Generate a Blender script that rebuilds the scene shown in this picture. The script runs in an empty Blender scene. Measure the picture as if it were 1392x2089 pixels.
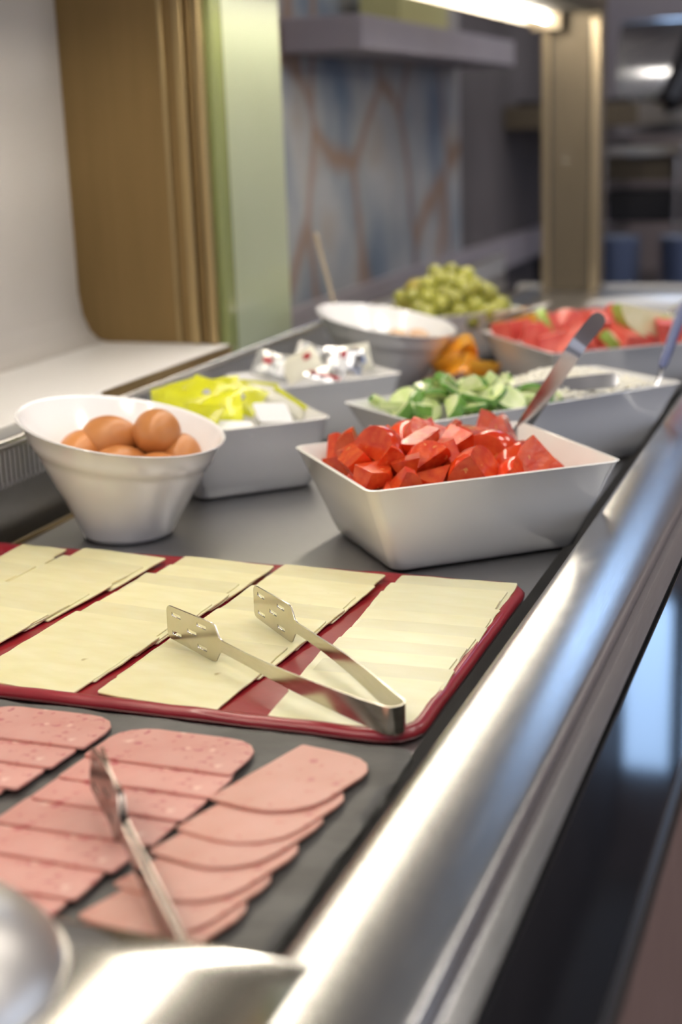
import bpy, bmesh, math, random
from mathutils import Vector, Matrix, Euler, noise
from math import sin, cos, pi, radians, sqrt

random.seed(7)
SC = bpy.context.scene
COL = SC.collection

# ------------------------------------------------------------------ camera
cam_d = bpy.data.cameras.new('camera')
cam = bpy.data.objects.new('camera', cam_d)
COL.objects.link(cam)
cam_d.sensor_fit = 'VERTICAL'
cam_d.sensor_height = 36.0
cam_d.lens = 2900.0 / 2089.0 * 36.0
cam_d.clip_start = 0.02
cam_d.dof.use_dof = True
cam_d.dof.focus_distance = 1.10
cam_d.dof.aperture_fstop = 3.8
cam_d.dof.aperture_blades = 0
_y, _p, _r = radians(20.73), radians(15.11), radians(-2.08)
_d = Vector((-sin(_y) * cos(_p), cos(_y) * cos(_p), -sin(_p)))
_rt = Vector((cos(_y), sin(_y), 0.0))
_up = _rt.cross(_d)
_rt, _up = cos(_r) * _rt + sin(_r) * _up, -sin(_r) * _rt + cos(_r) * _up
_m = Matrix((_rt, _up, -_d)).transposed().to_4x4()
_m.translation = Vector((0, 0, 0.385))
cam.matrix_world = _m
SC.camera = cam

# ------------------------------------------------------------------ world, exposure
W = bpy.data.worlds.new('world')
SC.world = W
W.use_nodes = True
W.node_tree.nodes['Background'].inputs['Color'].default_value = (0.48, 0.50, 0.60, 1)
W.node_tree.nodes['Background'].inputs['Strength'].default_value = 0.95
SC.view_settings.view_transform = 'Standard'
SC.view_settings.look = 'None'
SC.view_settings.gamma = 1.0
SC.view_settings.exposure = 0.40
SC.view_settings.use_curve_mapping = False
try:
    SC.cycles.use_denoising = True
    SC.cycles.sample_clamp_indirect = 6.0
    SC.cycles.caustics_reflective = False
    SC.cycles.caustics_refractive = False
    SC.cycles.max_bounces = 8
except Exception:
    pass
LED_POWER = 34.0        # emission strength of the tube under the gantry beam
FILL_POWER = 10.0       # unseen ceiling fill lights, added for ambient light
ASSUMED_WINDOW_POWER = 3.2      # glow of the assumed high far window, out of view
ASSUMED_SIDE_POWER = 1.3        # glow of the assumed tall side windows, out of view

# ------------------------------------------------------------------ materials
MATS = {}


def nodes_of(name):
    m = bpy.data.materials.new(name)
    m.use_nodes = True
    nt = m.node_tree
    return m, nt, nt.nodes['Principled BSDF']


def mat(name, col, rough=0.5, metal=0.0, col2=None, scale=20.0, stretch=(1, 1, 1), detail=3.0, bump=0.0, bscale=None,
        bstretch=None, coat=0.0, sss=0.0, sss_col=None, trans=0.0, spec=0.5, rvar=0.0, lo=0.35, hi=0.65, emit=None,
        estr=0.0, aniso=0.0, dist=0.0006):
    m, nt, b = nodes_of(name)
    N, L = nt.nodes, nt.links
    b.inputs['Base Color'].default_value = (*col, 1)
    b.inputs['Roughness'].default_value = rough
    b.inputs['Metallic'].default_value = metal
    b.inputs['Specular IOR Level'].default_value = spec
    b.inputs['Coat Weight'].default_value = coat
    b.inputs['Coat Roughness'].default_value = 0.05
    b.inputs['Transmission Weight'].default_value = trans
    b.inputs['Anisotropic'].default_value = aniso
    if sss > 0:
        b.inputs['Subsurface Weight'].default_value = sss
        b.inputs['Subsurface Radius'].default_value = sss_col or (0.01, 0.006, 0.003)
        b.inputs['Subsurface Scale'].default_value = 1.0
    if emit:
        b.inputs['Emission Color'].default_value = (*emit, 1)
        b.inputs['Emission Strength'].default_value = estr
    tc = N.new('ShaderNodeTexCoord')

    def noise_tex(sc, st, det):
        mp = N.new('ShaderNodeMapping')
        mp.inputs['Scale'].default_value = st
        nz = N.new('ShaderNodeTexNoise')
        nz.inputs['Scale'].default_value = sc
        nz.inputs['Detail'].default_value = det
        L.new(tc.outputs['Object'], mp.inputs['Vector'])
        L.new(mp.outputs['Vector'], nz.inputs['Vector'])
        return nz
    if col2 is not None or rvar:
        nz = noise_tex(scale, stretch, detail)
        rp = N.new('ShaderNodeValToRGB')
        rp.color_ramp.elements[0].position = lo
        rp.color_ramp.elements[1].position = hi
        L.new(nz.outputs['Fac'], rp.inputs['Fac'])
        if col2 is not None:
            rp.color_ramp.elements[0].color = (*col, 1)
            rp.color_ramp.elements[1].color = (*col2, 1)
            L.new(rp.outputs['Color'], b.inputs['Base Color'])
        if rvar:
            mr = N.new('ShaderNodeMapRange')
            mr.inputs['To Min'].default_value = max(0.02, rough - rvar)
            mr.inputs['To Max'].default_value = rough + rvar
            L.new(nz.outputs['Fac'], mr.inputs['Value'])
            L.new(mr.outputs['Result'], b.inputs['Roughness'])
    if bump:
        nb = noise_tex(bscale or scale, bstretch or stretch, 4.0)
        bp = N.new('ShaderNodeBump')
        bp.inputs['Strength'].default_value = bump
        bp.inputs['Distance'].default_value = dist
        L.new(nb.outputs['Fac'], bp.inputs['Height'])
        L.new(bp.outputs['Normal'], b.inputs['Normal'])
    MATS[name] = m
    return m


def add_random_tone(m, lo=0.92, hi=1.06):
    """every slice or piece is a little lighter or darker than its neighbour"""
    nt = m.node_tree
    N, L = nt.nodes, nt.links
    b = N['Principled BSDF']
    oi = N.new('ShaderNodeObjectInfo')
    mr = N.new('ShaderNodeMapRange')
    mr.inputs['To Min'].default_value = lo
    mr.inputs['To Max'].default_value = hi
    L.new(oi.outputs['Random'], mr.inputs['Value'])
    hs = N.new('ShaderNodeHueSaturation')
    L.new(mr.outputs['Result'], hs.inputs['Value'])
    old = b.inputs['Base Color'].links
    if old:
        L.new(old[0].from_socket, hs.inputs['Color'])
    else:
        hs.inputs['Color'].default_value = b.inputs['Base Color'].default_value
    L.new(hs.outputs['Color'], b.inputs['Base Color'])


def add_spots(m, scale, spot_col, thr=0.22, rand=0.75, flat=False):
    """small darker flecks of a second colour, voronoi cells kept at random"""
    nt = m.node_tree
    N, L = nt.nodes, nt.links
    b = N['Principled BSDF']
    tc = N.new('ShaderNodeTexCoord')
    vo = N.new('ShaderNodeTexVoronoi')
    vo.voronoi_dimensions = '2D' if flat else '3D'
    vo.inputs['Scale'].default_value = scale
    nz = N.new('ShaderNodeTexNoise')
    nz.inputs['Scale'].default_value = scale * 1.7
    L.new(tc.outputs['Object'], nz.inputs['Vector'])
    mv = N.new('ShaderNodeMix')
    mv.data_type = 'VECTOR'
    mv.inputs['Factor'].default_value = 0.012
    L.new(tc.outputs['Object'], mv.inputs[4])
    L.new(nz.outputs['Color'], mv.inputs[5])
    L.new(mv.outputs[1], vo.inputs['Vector'])
    lt = N.new('ShaderNodeMapRange')
    lt.inputs['From Min'].default_value = thr
    lt.inputs['From Max'].default_value = thr * 0.45
    L.new(vo.outputs['Distance'], lt.inputs['Value'])
    sp = N.new('ShaderNodeSeparateColor')
    L.new(vo.outputs['Color'], sp.inputs['Color'])
    gt = N.new('ShaderNodeMath')
    gt.operation = 'GREATER_THAN'
    gt.inputs[1].default_value = rand
    L.new(sp.outputs[0], gt.inputs[0])
    mu = N.new('ShaderNodeMath')
    mu.operation = 'MULTIPLY'
    L.new(lt.outputs['Result'], mu.inputs[0])
    L.new(gt.outputs[0], mu.inputs[1])
    mx = N.new('ShaderNodeMix')
    mx.data_type = 'RGBA'
    L.new(mu.outputs[0], mx.inputs['Factor'])
    old = b.inputs['Base Color'].links
    if old:
        L.new(old[0].from_socket, mx.inputs[6])
    else:
        mx.inputs[6].default_value = b.inputs['Base Color'].default_value
    mx.inputs[7].default_value = (*spot_col, 1)
    L.new(mx.outputs[2], b.inputs['Base Color'])


STEEL_Y = mat('brushed_steel_along', (0.66, 0.655, 0.65), 0.23, 1.0, (0.71, 0.70, 0.69), 60, (30, 0.6, 30), 4, 0.05, 90,
              (30, 0.5, 30), rvar=0.07, dist=0.0003)
STEEL_TOP = mat('brushed_worktop_steel', (0.55, 0.545, 0.545), 0.34, 1.0, (0.60, 0.595, 0.59), 40, (2, 20, 2), 4, 0.06, 60,
                (1, 30, 1), rvar=0.06, dist=0.0002)
CHROME = mat('polished_steel', (0.66, 0.655, 0.65), 0.12, 1.0, rvar=0.04, scale=8)
SATIN = mat('satin_steel', (0.74, 0.71, 0.67), 0.38, 1.0, rvar=0.04, scale=8)
FINM = mat('pale_fin_steel', (0.62, 0.62, 0.65), 0.45, 0.6)
ENDSTEEL = mat('mirror_steel', (0.62, 0.615, 0.61), 0.09, 1.0, rvar=0.02, scale=8)
HAMREFL = mat('dull_brown_steel', (0.30, 0.25, 0.225), 0.22, 1.0, rvar=0.05, scale=30)  # brown tone paints in the ham mirrored by the tongs
BEAMBASE = mat('dark_beam_lining', (0.045, 0.038, 0.030), 0.6)  # made dark to absorb the tube's light
TONG = mat('tong_steel', (0.62, 0.58, 0.50), 0.2, 1.0, (0.68, 0.64, 0.56), 60, (1, 1, 6), 3, 0.05, 200, rvar=0.06)
SPOON = mat('spoon_steel', (0.58, 0.57, 0.57), 0.16, 1.0, rvar=0.05, scale=30)
MELAMINE = mat('white_melamine', (0.87, 0.86, 0.86), 0.2, 0.0, (0.90, 0.89, 0.885), 9, coat=0.6, spec=0.45)
MELAMINE_W = mat('warm_white_melamine', (0.87, 0.85, 0.79), 0.2, 0.0, (0.90, 0.88, 0.83), 9, coat=0.25, spec=0.45)
CHEESE = mat('cheese_slice_yellow', (0.77, 0.69, 0.385), 0.36, 0, (0.83, 0.76, 0.48), 22, (1, 3, 1), 3, 0.25, 160, sss=0.25,
             sss_col=(0.006, 0.004, 0.0015), dist=0.0004)
CHEESE_B = mat('cheese_slice_pale', (0.79, 0.73, 0.455), 0.34, 0, (0.84, 0.79, 0.545), 18, (1, 3, 1), 3, 0.25, 160, sss=0.25,
               sss_col=(0.006, 0.004, 0.0015), dist=0.0004)
HAM = mat('ham_pink', (0.63, 0.30, 0.255), 0.36, 0, (0.69, 0.365, 0.315), 30, (1, 1, 1), 4, 0.2, 200, sss=0.2,
          sss_col=(0.006, 0.002, 0.0015), dist=0.0003)
add_spots(HAM, 95, (0.50, 0.15, 0.15), 0.30, 0.74, True)
add_spots(HAM, 150, (0.55, 0.20, 0.18), 0.32, 0.70, True)
add_spots(HAM, 70, (0.84, 0.58, 0.50), 0.22, 0.86, True)
HAM_B = mat('ham_salmon', (0.61, 0.31, 0.245), 0.36, 0, (0.66, 0.36, 0.30), 26, (1, 1, 1), 4, 0.2, 200, sss=0.2,
            sss_col=(0.006, 0.002, 0.0015), dist=0.0003)
add_spots(HAM_B, 70, (0.52, 0.18, 0.16), 0.26, 0.82, True)
add_spots(HAM_B, 140, (0.58, 0.24, 0.19), 0.3, 0.75, True)
RED = mat('dark_red_melamine', (0.25, 0.006, 0.017), 0.30, 0, (0.30, 0.009, 0.022), 12, bump=0.35, bscale=24, coat=0.2,
          dist=0.002)
SLATE = mat('charcoal_slate', (0.07, 0.067, 0.062), 0.5, 0, (0.125, 0.122, 0.115), 14, (1, 2, 1), 6, 0.6, 30, dist=0.003)
TOM_SKIN = mat('tomato_skin', (0.64, 0.036, 0.006), 0.18, 0, (0.72, 0.065, 0.010), 30, coat=0.4, sss=0.12,
               sss_col=(0.01, 0.002, 0.001))
TOM_FLESH = mat('tomato_flesh', (0.54, 0.038, 0.008), 0.26, 0, (0.68, 0.095, 0.020), 90, (1, 1, 1), 4, 0.6, 140, coat=0.3,
                sss=0.2, sss_col=(0.01, 0.002, 0.001), dist=0.0012)
add_spots(TOM_FLESH, 130, (0.80, 0.42, 0.12), 0.25, 0.86)
CUC_SKIN = mat('cucumber_skin', (0.07, 0.20, 0.022), 0.3, 0, (0.15, 0.33, 0.05), 60, coat=0.2)
CUC_FLESH = mat('cucumber_flesh', (0.56, 0.68, 0.26), 0.28, 0, (0.74, 0.80, 0.48), 70, detail=3, bump=0.3, bscale=120, coat=0.35,
                sss=0.2, sss_col=(0.004, 0.006, 0.002))
CURD = mat('cottage_cheese', (0.86, 0.82, 0.68), 0.35, 0, (0.90, 0.87, 0.77), 60, sss=0.2, sss_col=(0.004, 0.004, 0.003))
GRAPE = mat('grape_green', (0.36, 0.36, 0.05), 0.25, 0, (0.50, 0.50, 0.13), 40, coat=0.1, sss=0.3,
            sss_col=(0.006, 0.006, 0.001))
GRAPE_B = mat('grape_amber', (0.37, 0.29, 0.03), 0.28, 0, (0.46, 0.40, 0.08), 40, sss=0.3, sss_col=(0.006, 0.005, 0.001))
MELON = mat('watermelon_flesh', (0.66, 0.085, 0.065), 0.3, 0, (0.76, 0.16, 0.12), 60, bump=0.4, bscale=120, sss=0.2,
            sss_col=(0.01, 0.003, 0.002))
MELON_PALE = mat('melon_pale_flesh', (0.68, 0.62, 0.34), 0.35, 0, (0.75, 0.70, 0.45), 50)
MELON_GREEN = mat('green_melon', (0.30, 0.44, 0.06), 0.35, 0, (0.44, 0.58, 0.13), 50)
ORANGE = mat('orange_flesh', (0.78, 0.28, 0.012), 0.3, 0, (0.84, 0.42, 0.03), 60, coat=0.3, bump=0.3, bscale=120)
DATE = mat('dried_fruit_brown', (0.085, 0.028, 0.017), 0.35, 0, (0.16, 0.06, 0.035), 70, bump=0.8, bscale=90, dist=0.002)
PEACH = mat('pale_peach_piece', (0.68, 0.42, 0.24), 0.35, 0, (0.74, 0.52, 0.34), 40)
YOGURT = mat('thick_white_cream', (0.80, 0.76, 0.72), 0.3)
BERRY = mat('dark_red_berry', (0.16, 0.02, 0.02), 0.25, 0, (0.24, 0.035, 0.03), 40, coat=0.3)
EGG = mat('brown_egg_shell', (0.50, 0.185, 0.048), 0.36, 0, (0.56, 0.23, 0.07), 26, (1, 1, 1), 4, 0.15, 260, dist=0.0003)
YFOIL = mat('yellow_foil', (0.66, 0.66, 0.010), 0.26, 0.0, (0.72, 0.74, 0.03), 30, bump=0.5, bscale=50, coat=0.3, dist=0.004)
CREAMFOIL = mat('cream_paper', (0.72, 0.70, 0.58), 0.35, 0, bump=0.3, bscale=40, scale=20)
WHITEP = mat('white_plastic', (0.80, 0.80, 0.80), 0.3, 0)
SILVER = mat('silver_foil', (0.62, 0.62, 0.63), 0.16, 1.0, bump=0.8, bscale=60, dist=0.004)
REDPRINT = mat('red_print', (0.42, 0.02, 0.03), 0.3, 0)
BLUEPRINT = mat('blue_print', (0.20, 0.30, 0.60), 0.3, 0)
GREYPRINT = mat('grey_violet_print', (0.42, 0.40, 0.50), 0.3, 0)
CLEARP = mat('clear_film', (0.62, 0.62, 0.60), 0.18, 0.3, bump=0.6, bscale=40, trans=0.35, dist=0.004)
LEDGE = mat('white_ledge', (0.80, 0.78, 0.76), 0.35, 0, (0.83, 0.81, 0.79), 6)
WALLW = mat('off_white_wall', (0.50, 0.465, 0.43), 0.45, 0, (0.53, 0.495, 0.46), 4, bump=0.05, bscale=200)
GOLD = mat('brass_panel', (0.25, 0.165, 0.065), 0.34, 0.7, (0.275, 0.18, 0.072), 10, (6, 6, 0.4), 3, 0.05, 60, (30, 30, 0.4),
           rvar=0.05)
GOLD_L = mat('brass_trim_light', (0.42, 0.31, 0.15), 0.28, 0.75)
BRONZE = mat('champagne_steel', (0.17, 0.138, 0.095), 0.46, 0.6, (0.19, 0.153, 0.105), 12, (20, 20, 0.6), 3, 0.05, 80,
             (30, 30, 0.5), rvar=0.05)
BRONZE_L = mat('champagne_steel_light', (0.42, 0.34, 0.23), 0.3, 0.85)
GLASSG = mat('frosted_green_glass', (0.56, 0.62, 0.42), 0.32, 0, (0.60, 0.66, 0.47), 3, (1, 1, 1), 2, trans=0.25, coat=0.3)
GLASSE = mat('green_glass_edge', (0.24, 0.27, 0.10), 0.2, 0, coat=0.4)
DARKGLASS = mat('black_glass', (0.006, 0.006, 0.008), 0.06, 0, coat=0.6, spec=0.7)
BLACKGAP = mat('black_rubber', (0.006, 0.006, 0.006), 0.6)  # near black stands in for shade inside gap, slots and recess
WOOD = mat('rosy_wood_veneer', (0.19, 0.115, 0.098), 0.5, 0, (0.27, 0.175, 0.155), 30, (14, 14, 0.5), 6, 0.25, 60,
           (20, 20, 0.4), dist=0.001)
DARKWALL = mat('dark_slate_wall', (0.085, 0.075, 0.078), 0.6, 0, (0.14, 0.125, 0.13), 3, (1, 1, 0.6), 4)
LAVWALL = mat('mauve_grey_wall', (0.34, 0.28, 0.28), 0.7, 0, (0.38, 0.32, 0.32), 2)
SHELFM = mat('grey_lilac_shelf', (0.34, 0.31, 0.35), 0.5, 0, (0.37, 0.34, 0.37), 6)
CEIL = mat('ceiling_paint', (0.36, 0.32, 0.28), 0.7, 0, (0.39, 0.35, 0.31), 3)
FLOORM = mat('brown_floor', (0.055, 0.04, 0.033), 0.4, 0, (0.09, 0.065, 0.05), 5, (1, 6, 1), 4)
PLATEB = mat('blue_grey_china', (0.28, 0.34, 0.50), 0.2, 0, (0.36, 0.42, 0.58), 12, coat=0.3)
PLATEW = mat('white_china', (0.74, 0.73, 0.71), 0.2, 0, coat=0.3)
DARKM = mat('dark_enamel', (0.018, 0.017, 0.02), 0.3, 0, coat=0.3)
BLUEPL = mat('slate_blue_plastic', (0.10, 0.12, 0.25), 0.3, 0)
LED = mat('led_tube', (1, 1, 1), 0.5, emit=(1.0, 0.91, 0.75), estr=LED_POWER)
FILL_GLOW = mat('lamp_diffuser', (1, 1, 1), 0.5, emit=(1.0, 0.94, 0.86), estr=FILL_POWER)
ASSUMED_SKYPANE = mat('daylight_pane', (0.3, 0.5, 0.9), 0.1, emit=(0.42, 0.64, 1.0), estr=ASSUMED_WINDOW_POWER)  # blue glow of the assumed far window
ASSUMED_SIDEPANE = mat('pale_daylight_pane', (0.5, 0.6, 0.8), 0.1, emit=(0.72, 0.82, 1.0), estr=ASSUMED_SIDE_POWER)  # pale glow of the assumed side windows
YBOX = mat('pale_yellow_carton', (0.50, 0.48, 0.22), 0.5)


add_spots(CHEESE, 34, (0.55, 0.45, 0.20), 0.085, 0.72, True)
add_random_tone(CHEESE, 0.91, 1.07)
add_random_tone(CHEESE_B, 0.89, 1.08)
add_random_tone(HAM, 0.93, 1.06)
add_random_tone(HAM_B, 0.93, 1.06)
add_random_tone(TOM_SKIN, 0.8, 1.2)
add_random_tone(TOM_FLESH, 0.8, 1.2)
add_random_tone(CUC_FLESH, 0.85, 1.15)
add_random_tone(GRAPE, 0.75, 1.25)
add_random_tone(EGG, 0.92, 1.08)
add_random_tone(YFOIL, 0.80, 1.10)


def mural_material():
    m, nt, b = nodes_of('weathered_mural')
    N, L = nt.nodes, nt.links
    b.inputs['Roughness'].default_value = 0.55
    tc = N.new('ShaderNodeTexCoord')
    mp = N.new('ShaderNodeMapping')
    mp.inputs['Scale'].default_value = (1, 1.7, 1.0)
    nz = N.new('ShaderNodeTexNoise')
    nz.inputs['Scale'].default_value = 2.6
    nz.inputs['Detail'].default_value = 5
    L.new(tc.outputs['Object'], mp.inputs['Vector'])
    L.new(mp.outputs['Vector'], nz.inputs['Vector'])
    rp = N.new('ShaderNodeValToRGB')
    e = rp.color_ramp.elements
    e[0].position, e[0].color = 0.30, (0.10, 0.14, 0.21, 1)
    e[1].position, e[1].color = 0.70, (0.33, 0.27, 0.21, 1)
    a = e.new(0.44)
    a.color = (0.24, 0.265, 0.30, 1)
    a = e.new(0.56)
    a.color = (0.36, 0.36, 0.37, 1)
    L.new(nz.outputs['Fac'], rp.inputs['Fac'])
    vo = N.new('ShaderNodeTexVoronoi')
    vo.feature = 'DISTANCE_TO_EDGE'
    vo.inputs['Scale'].default_value = 2.1
    mx0 = N.new('ShaderNodeMix')
    mx0.data_type = 'VECTOR'
    mx0.inputs['Factor'].default_value = 0.16
    L.new(mp.outputs['Vector'], mx0.inputs[4])
    L.new(nz.outputs['Color'], mx0.inputs[5])
    L.new(mx0.outputs[1], vo.inputs['Vector'])
    mr = N.new('ShaderNodeMapRange')
    mr.inputs['From Min'].default_value = 0.07
    mr.inputs['From Max'].default_value = 0.01
    mr.inputs['To Max'].default_value = 0.75
    L.new(vo.outputs['Distance'], mr.inputs['Value'])
    mx = N.new('ShaderNodeMix')
    mx.data_type = 'RGBA'
    L.new(mr.outputs['Result'], mx.inputs['Factor'])
    L.new(rp.outputs['Color'], mx.inputs[6])
    mx.inputs[7].default_value = (0.26, 0.14, 0.075, 1)
    L.new(mx.outputs[2], b.inputs['Base Color'])
    return m


MURAL = mural_material()


# ------------------------------------------------------------------ builders
class MB:
    """collects shapes, then links them as ONE mesh object"""

    def __init__(self):
        self.v, self.f, self.mi, self.sm = [], [], [], []

    def add(self, vs, fs, mi=0, smooth=False):
        o = len(self.v)
        self.v += [tuple(p) for p in vs]
        for f in fs:
            self.f.append(tuple(i + o for i in f))
            self.mi.append(mi)
            self.sm.append(smooth)
        return self

    def box(self, x0, x1, y0, y1, z0, z1, mi=0):
        vs = [(x0, y0, z0), (x1, y0, z0), (x1, y1, z0), (x0, y1, z0), (x0, y0, z1), (x1, y0, z1), (x1, y1, z1), (x0, y1, z1)]
        return self.add(vs, [(0, 3, 2, 1), (4, 5, 6, 7), (0, 1, 5, 4), (1, 2, 6, 5), (2, 3, 7, 6), (3, 0, 4, 7)], mi)

    def loft(self, loops, cap0=True, cap1=True, mi=0, smooth=True, closed=True):
        n = len(loops[0])
        vs = [p for lp in loops for p in lp]
        fs = []
        for k in range(len(loops) - 1):
            for i in range(n if closed else n - 1):
                j = (i + 1) % n
                fs.append((k * n + i, k * n + j, (k + 1) * n + j, (k + 1) * n + i))
        self.add(vs, fs, mi, smooth)
        if cap0:
            self.add(loops[0], [tuple(reversed(range(n)))], mi)
        if cap1:
            self.add(loops[-1], [tuple(range(n))], mi)
        return self

    def lathe(self, prof, n=40, mi=0, c=(0, 0, 0), zf=None, cap0=False, cap1=False):
        loops = []
        for r, z in prof:
            lp = []
            for i in range(n):
                t = 2 * pi * i / n
                zz = z if zf is None else zf(r, z, t)
                lp.append((c[0] + r * cos(t), c[1] + r * sin(t), c[2] + zz))
            loops.append(lp)
        return self.loft(loops, cap0, cap1, mi)

    def tube(self, pts, rad, n=10, mi=0, flat=1.0):
        pts = [Vector(p) for p in pts]
        loops = []
        for k, p in enumerate(pts):
            t = (pts[min(k + 1, len(pts) - 1)] - pts[max(k - 1, 0)]).normalized()
            a = t.cross(Vector((0, 0, 1)))
            if a.length < 1e-4:
                a = Vector((1, 0, 0))
            a.normalize()
            b = a.cross(t)
            r = rad[k] if isinstance(rad, (list, tuple)) else rad
            loops.append([tuple(p + a * (r * cos(2 * pi * i / n)) + b * (r * flat * sin(2 * pi * i / n))) for i in range(n)])
        return self.loft(loops, True, True, mi)

    def band(self, pts, widths, side, thick, mi=0):
        """flat strip along pts; side = width direction at each point"""
        pts = [Vector(p) for p in pts]
        loops = []
        for k, p in enumerate(pts):
            t = (pts[min(k + 1, len(pts) - 1)] - pts[max(k - 1, 0)]).normalized()
            s = Vector(side[k] if isinstance(side, list) else side)
            s = (s - t * s.dot(t)).normalized()
            nn = t.cross(s).normalized()
            w, h = widths[k] / 2, thick / 2
            loops.append([tuple(p + s * a + nn * b) for a, b in
                          ((-w, -h), (-w * .5, -h), (0, -h), (w * .5, -h), (w, -h), (w, h), (w * .5, h), (0, h), (-w * .5, h), (-w, h))])
        return self.loft(loops, True, True, mi, smooth=True)

    def build(self, name, mats, parent=None, loc=None, rot=None, autosmooth=35):
        me = bpy.data.meshes.new(name)
        me.from_pydata(self.v, [], self.f)
        bm = bmesh.new()
        bm.from_mesh(me)
        for f, mi, sm in zip(bm.faces, self.mi, self.sm):
            f.material_index = mi
            f.smooth = sm
        bmesh.ops.remove_doubles(bm, verts=bm.verts, dist=1e-6)
        bmesh.ops.recalc_face_normals(bm, faces=bm.faces)
        for e in bm.edges:
            if len(e.link_faces) == 2 and e.calc_face_angle(0) > radians(autosmooth):
                e.smooth = False
        bm.to_mesh(me)
        bm.free()
        for m in (mats if isinstance(mats, (list, tuple)) else [mats]):
            me.materials.append(m)
        return link(name, me, parent, loc, rot)


def link(name, me, parent=None, loc=None, rot=None):
    o = bpy.data.objects.new(name, me)
    COL.objects.link(o)
    if parent is not None:
        o.parent = parent
    if loc is not None:
        o.location = loc
    if rot is not None:
        o.rotation_euler = rot
    return o


def tag(o, label=None, cat=None, group=None, kind=None):
    if label:
        o['label'] = label
    if cat:
        o['category'] = cat
    if group:
        o['group'] = group
    if kind:
        o['kind'] = kind
    return o


def empty(name, loc=(0, 0, 0), rz=0.0):
    o = bpy.data.objects.new(name, None)
    COL.objects.link(o)
    o.location = loc
    o.rotation_euler = (0, 0, rz)
    o.empty_display_size = 0.02
    return o


def rrect(a, b, radii, n=6):
    """closed outline, half sizes a, b; radii for corners (+,+), (-,+), (-,-), (+,-)"""
    if not isinstance(radii, (list, tuple)):
        radii = [radii] * 4
    out = []
    for (sx, sy), r, t0 in zip(((1, 1), (-1, 1), (-1, -1), (1, -1)), radii, (0, pi / 2, pi, 3 * pi / 2)):
        r = max(r, 1e-5)
        for i in range(n + 1):
            t = t0 + (pi / 2) * i / n
            out.append((sx * (a - r) + r * cos(t), sy * (b - r) + r * sin(t)))
    return out


def bevel_obj(o, w, seg=2):
    md = o.modifiers.new('bevel', 'BEVEL')
    md.width = w
    md.segments = seg
    md.limit_method = 'ANGLE'
    md.angle_limit = radians(40)
    return o


def ordinal(i):
    return ['first', 'second', 'third', 'fourth', 'fifth', 'sixth', 'seventh', 'eighth', 'ninth', 'tenth', 'eleventh',
            'twelfth', 'thirteenth', 'fourteenth'][i]


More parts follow.
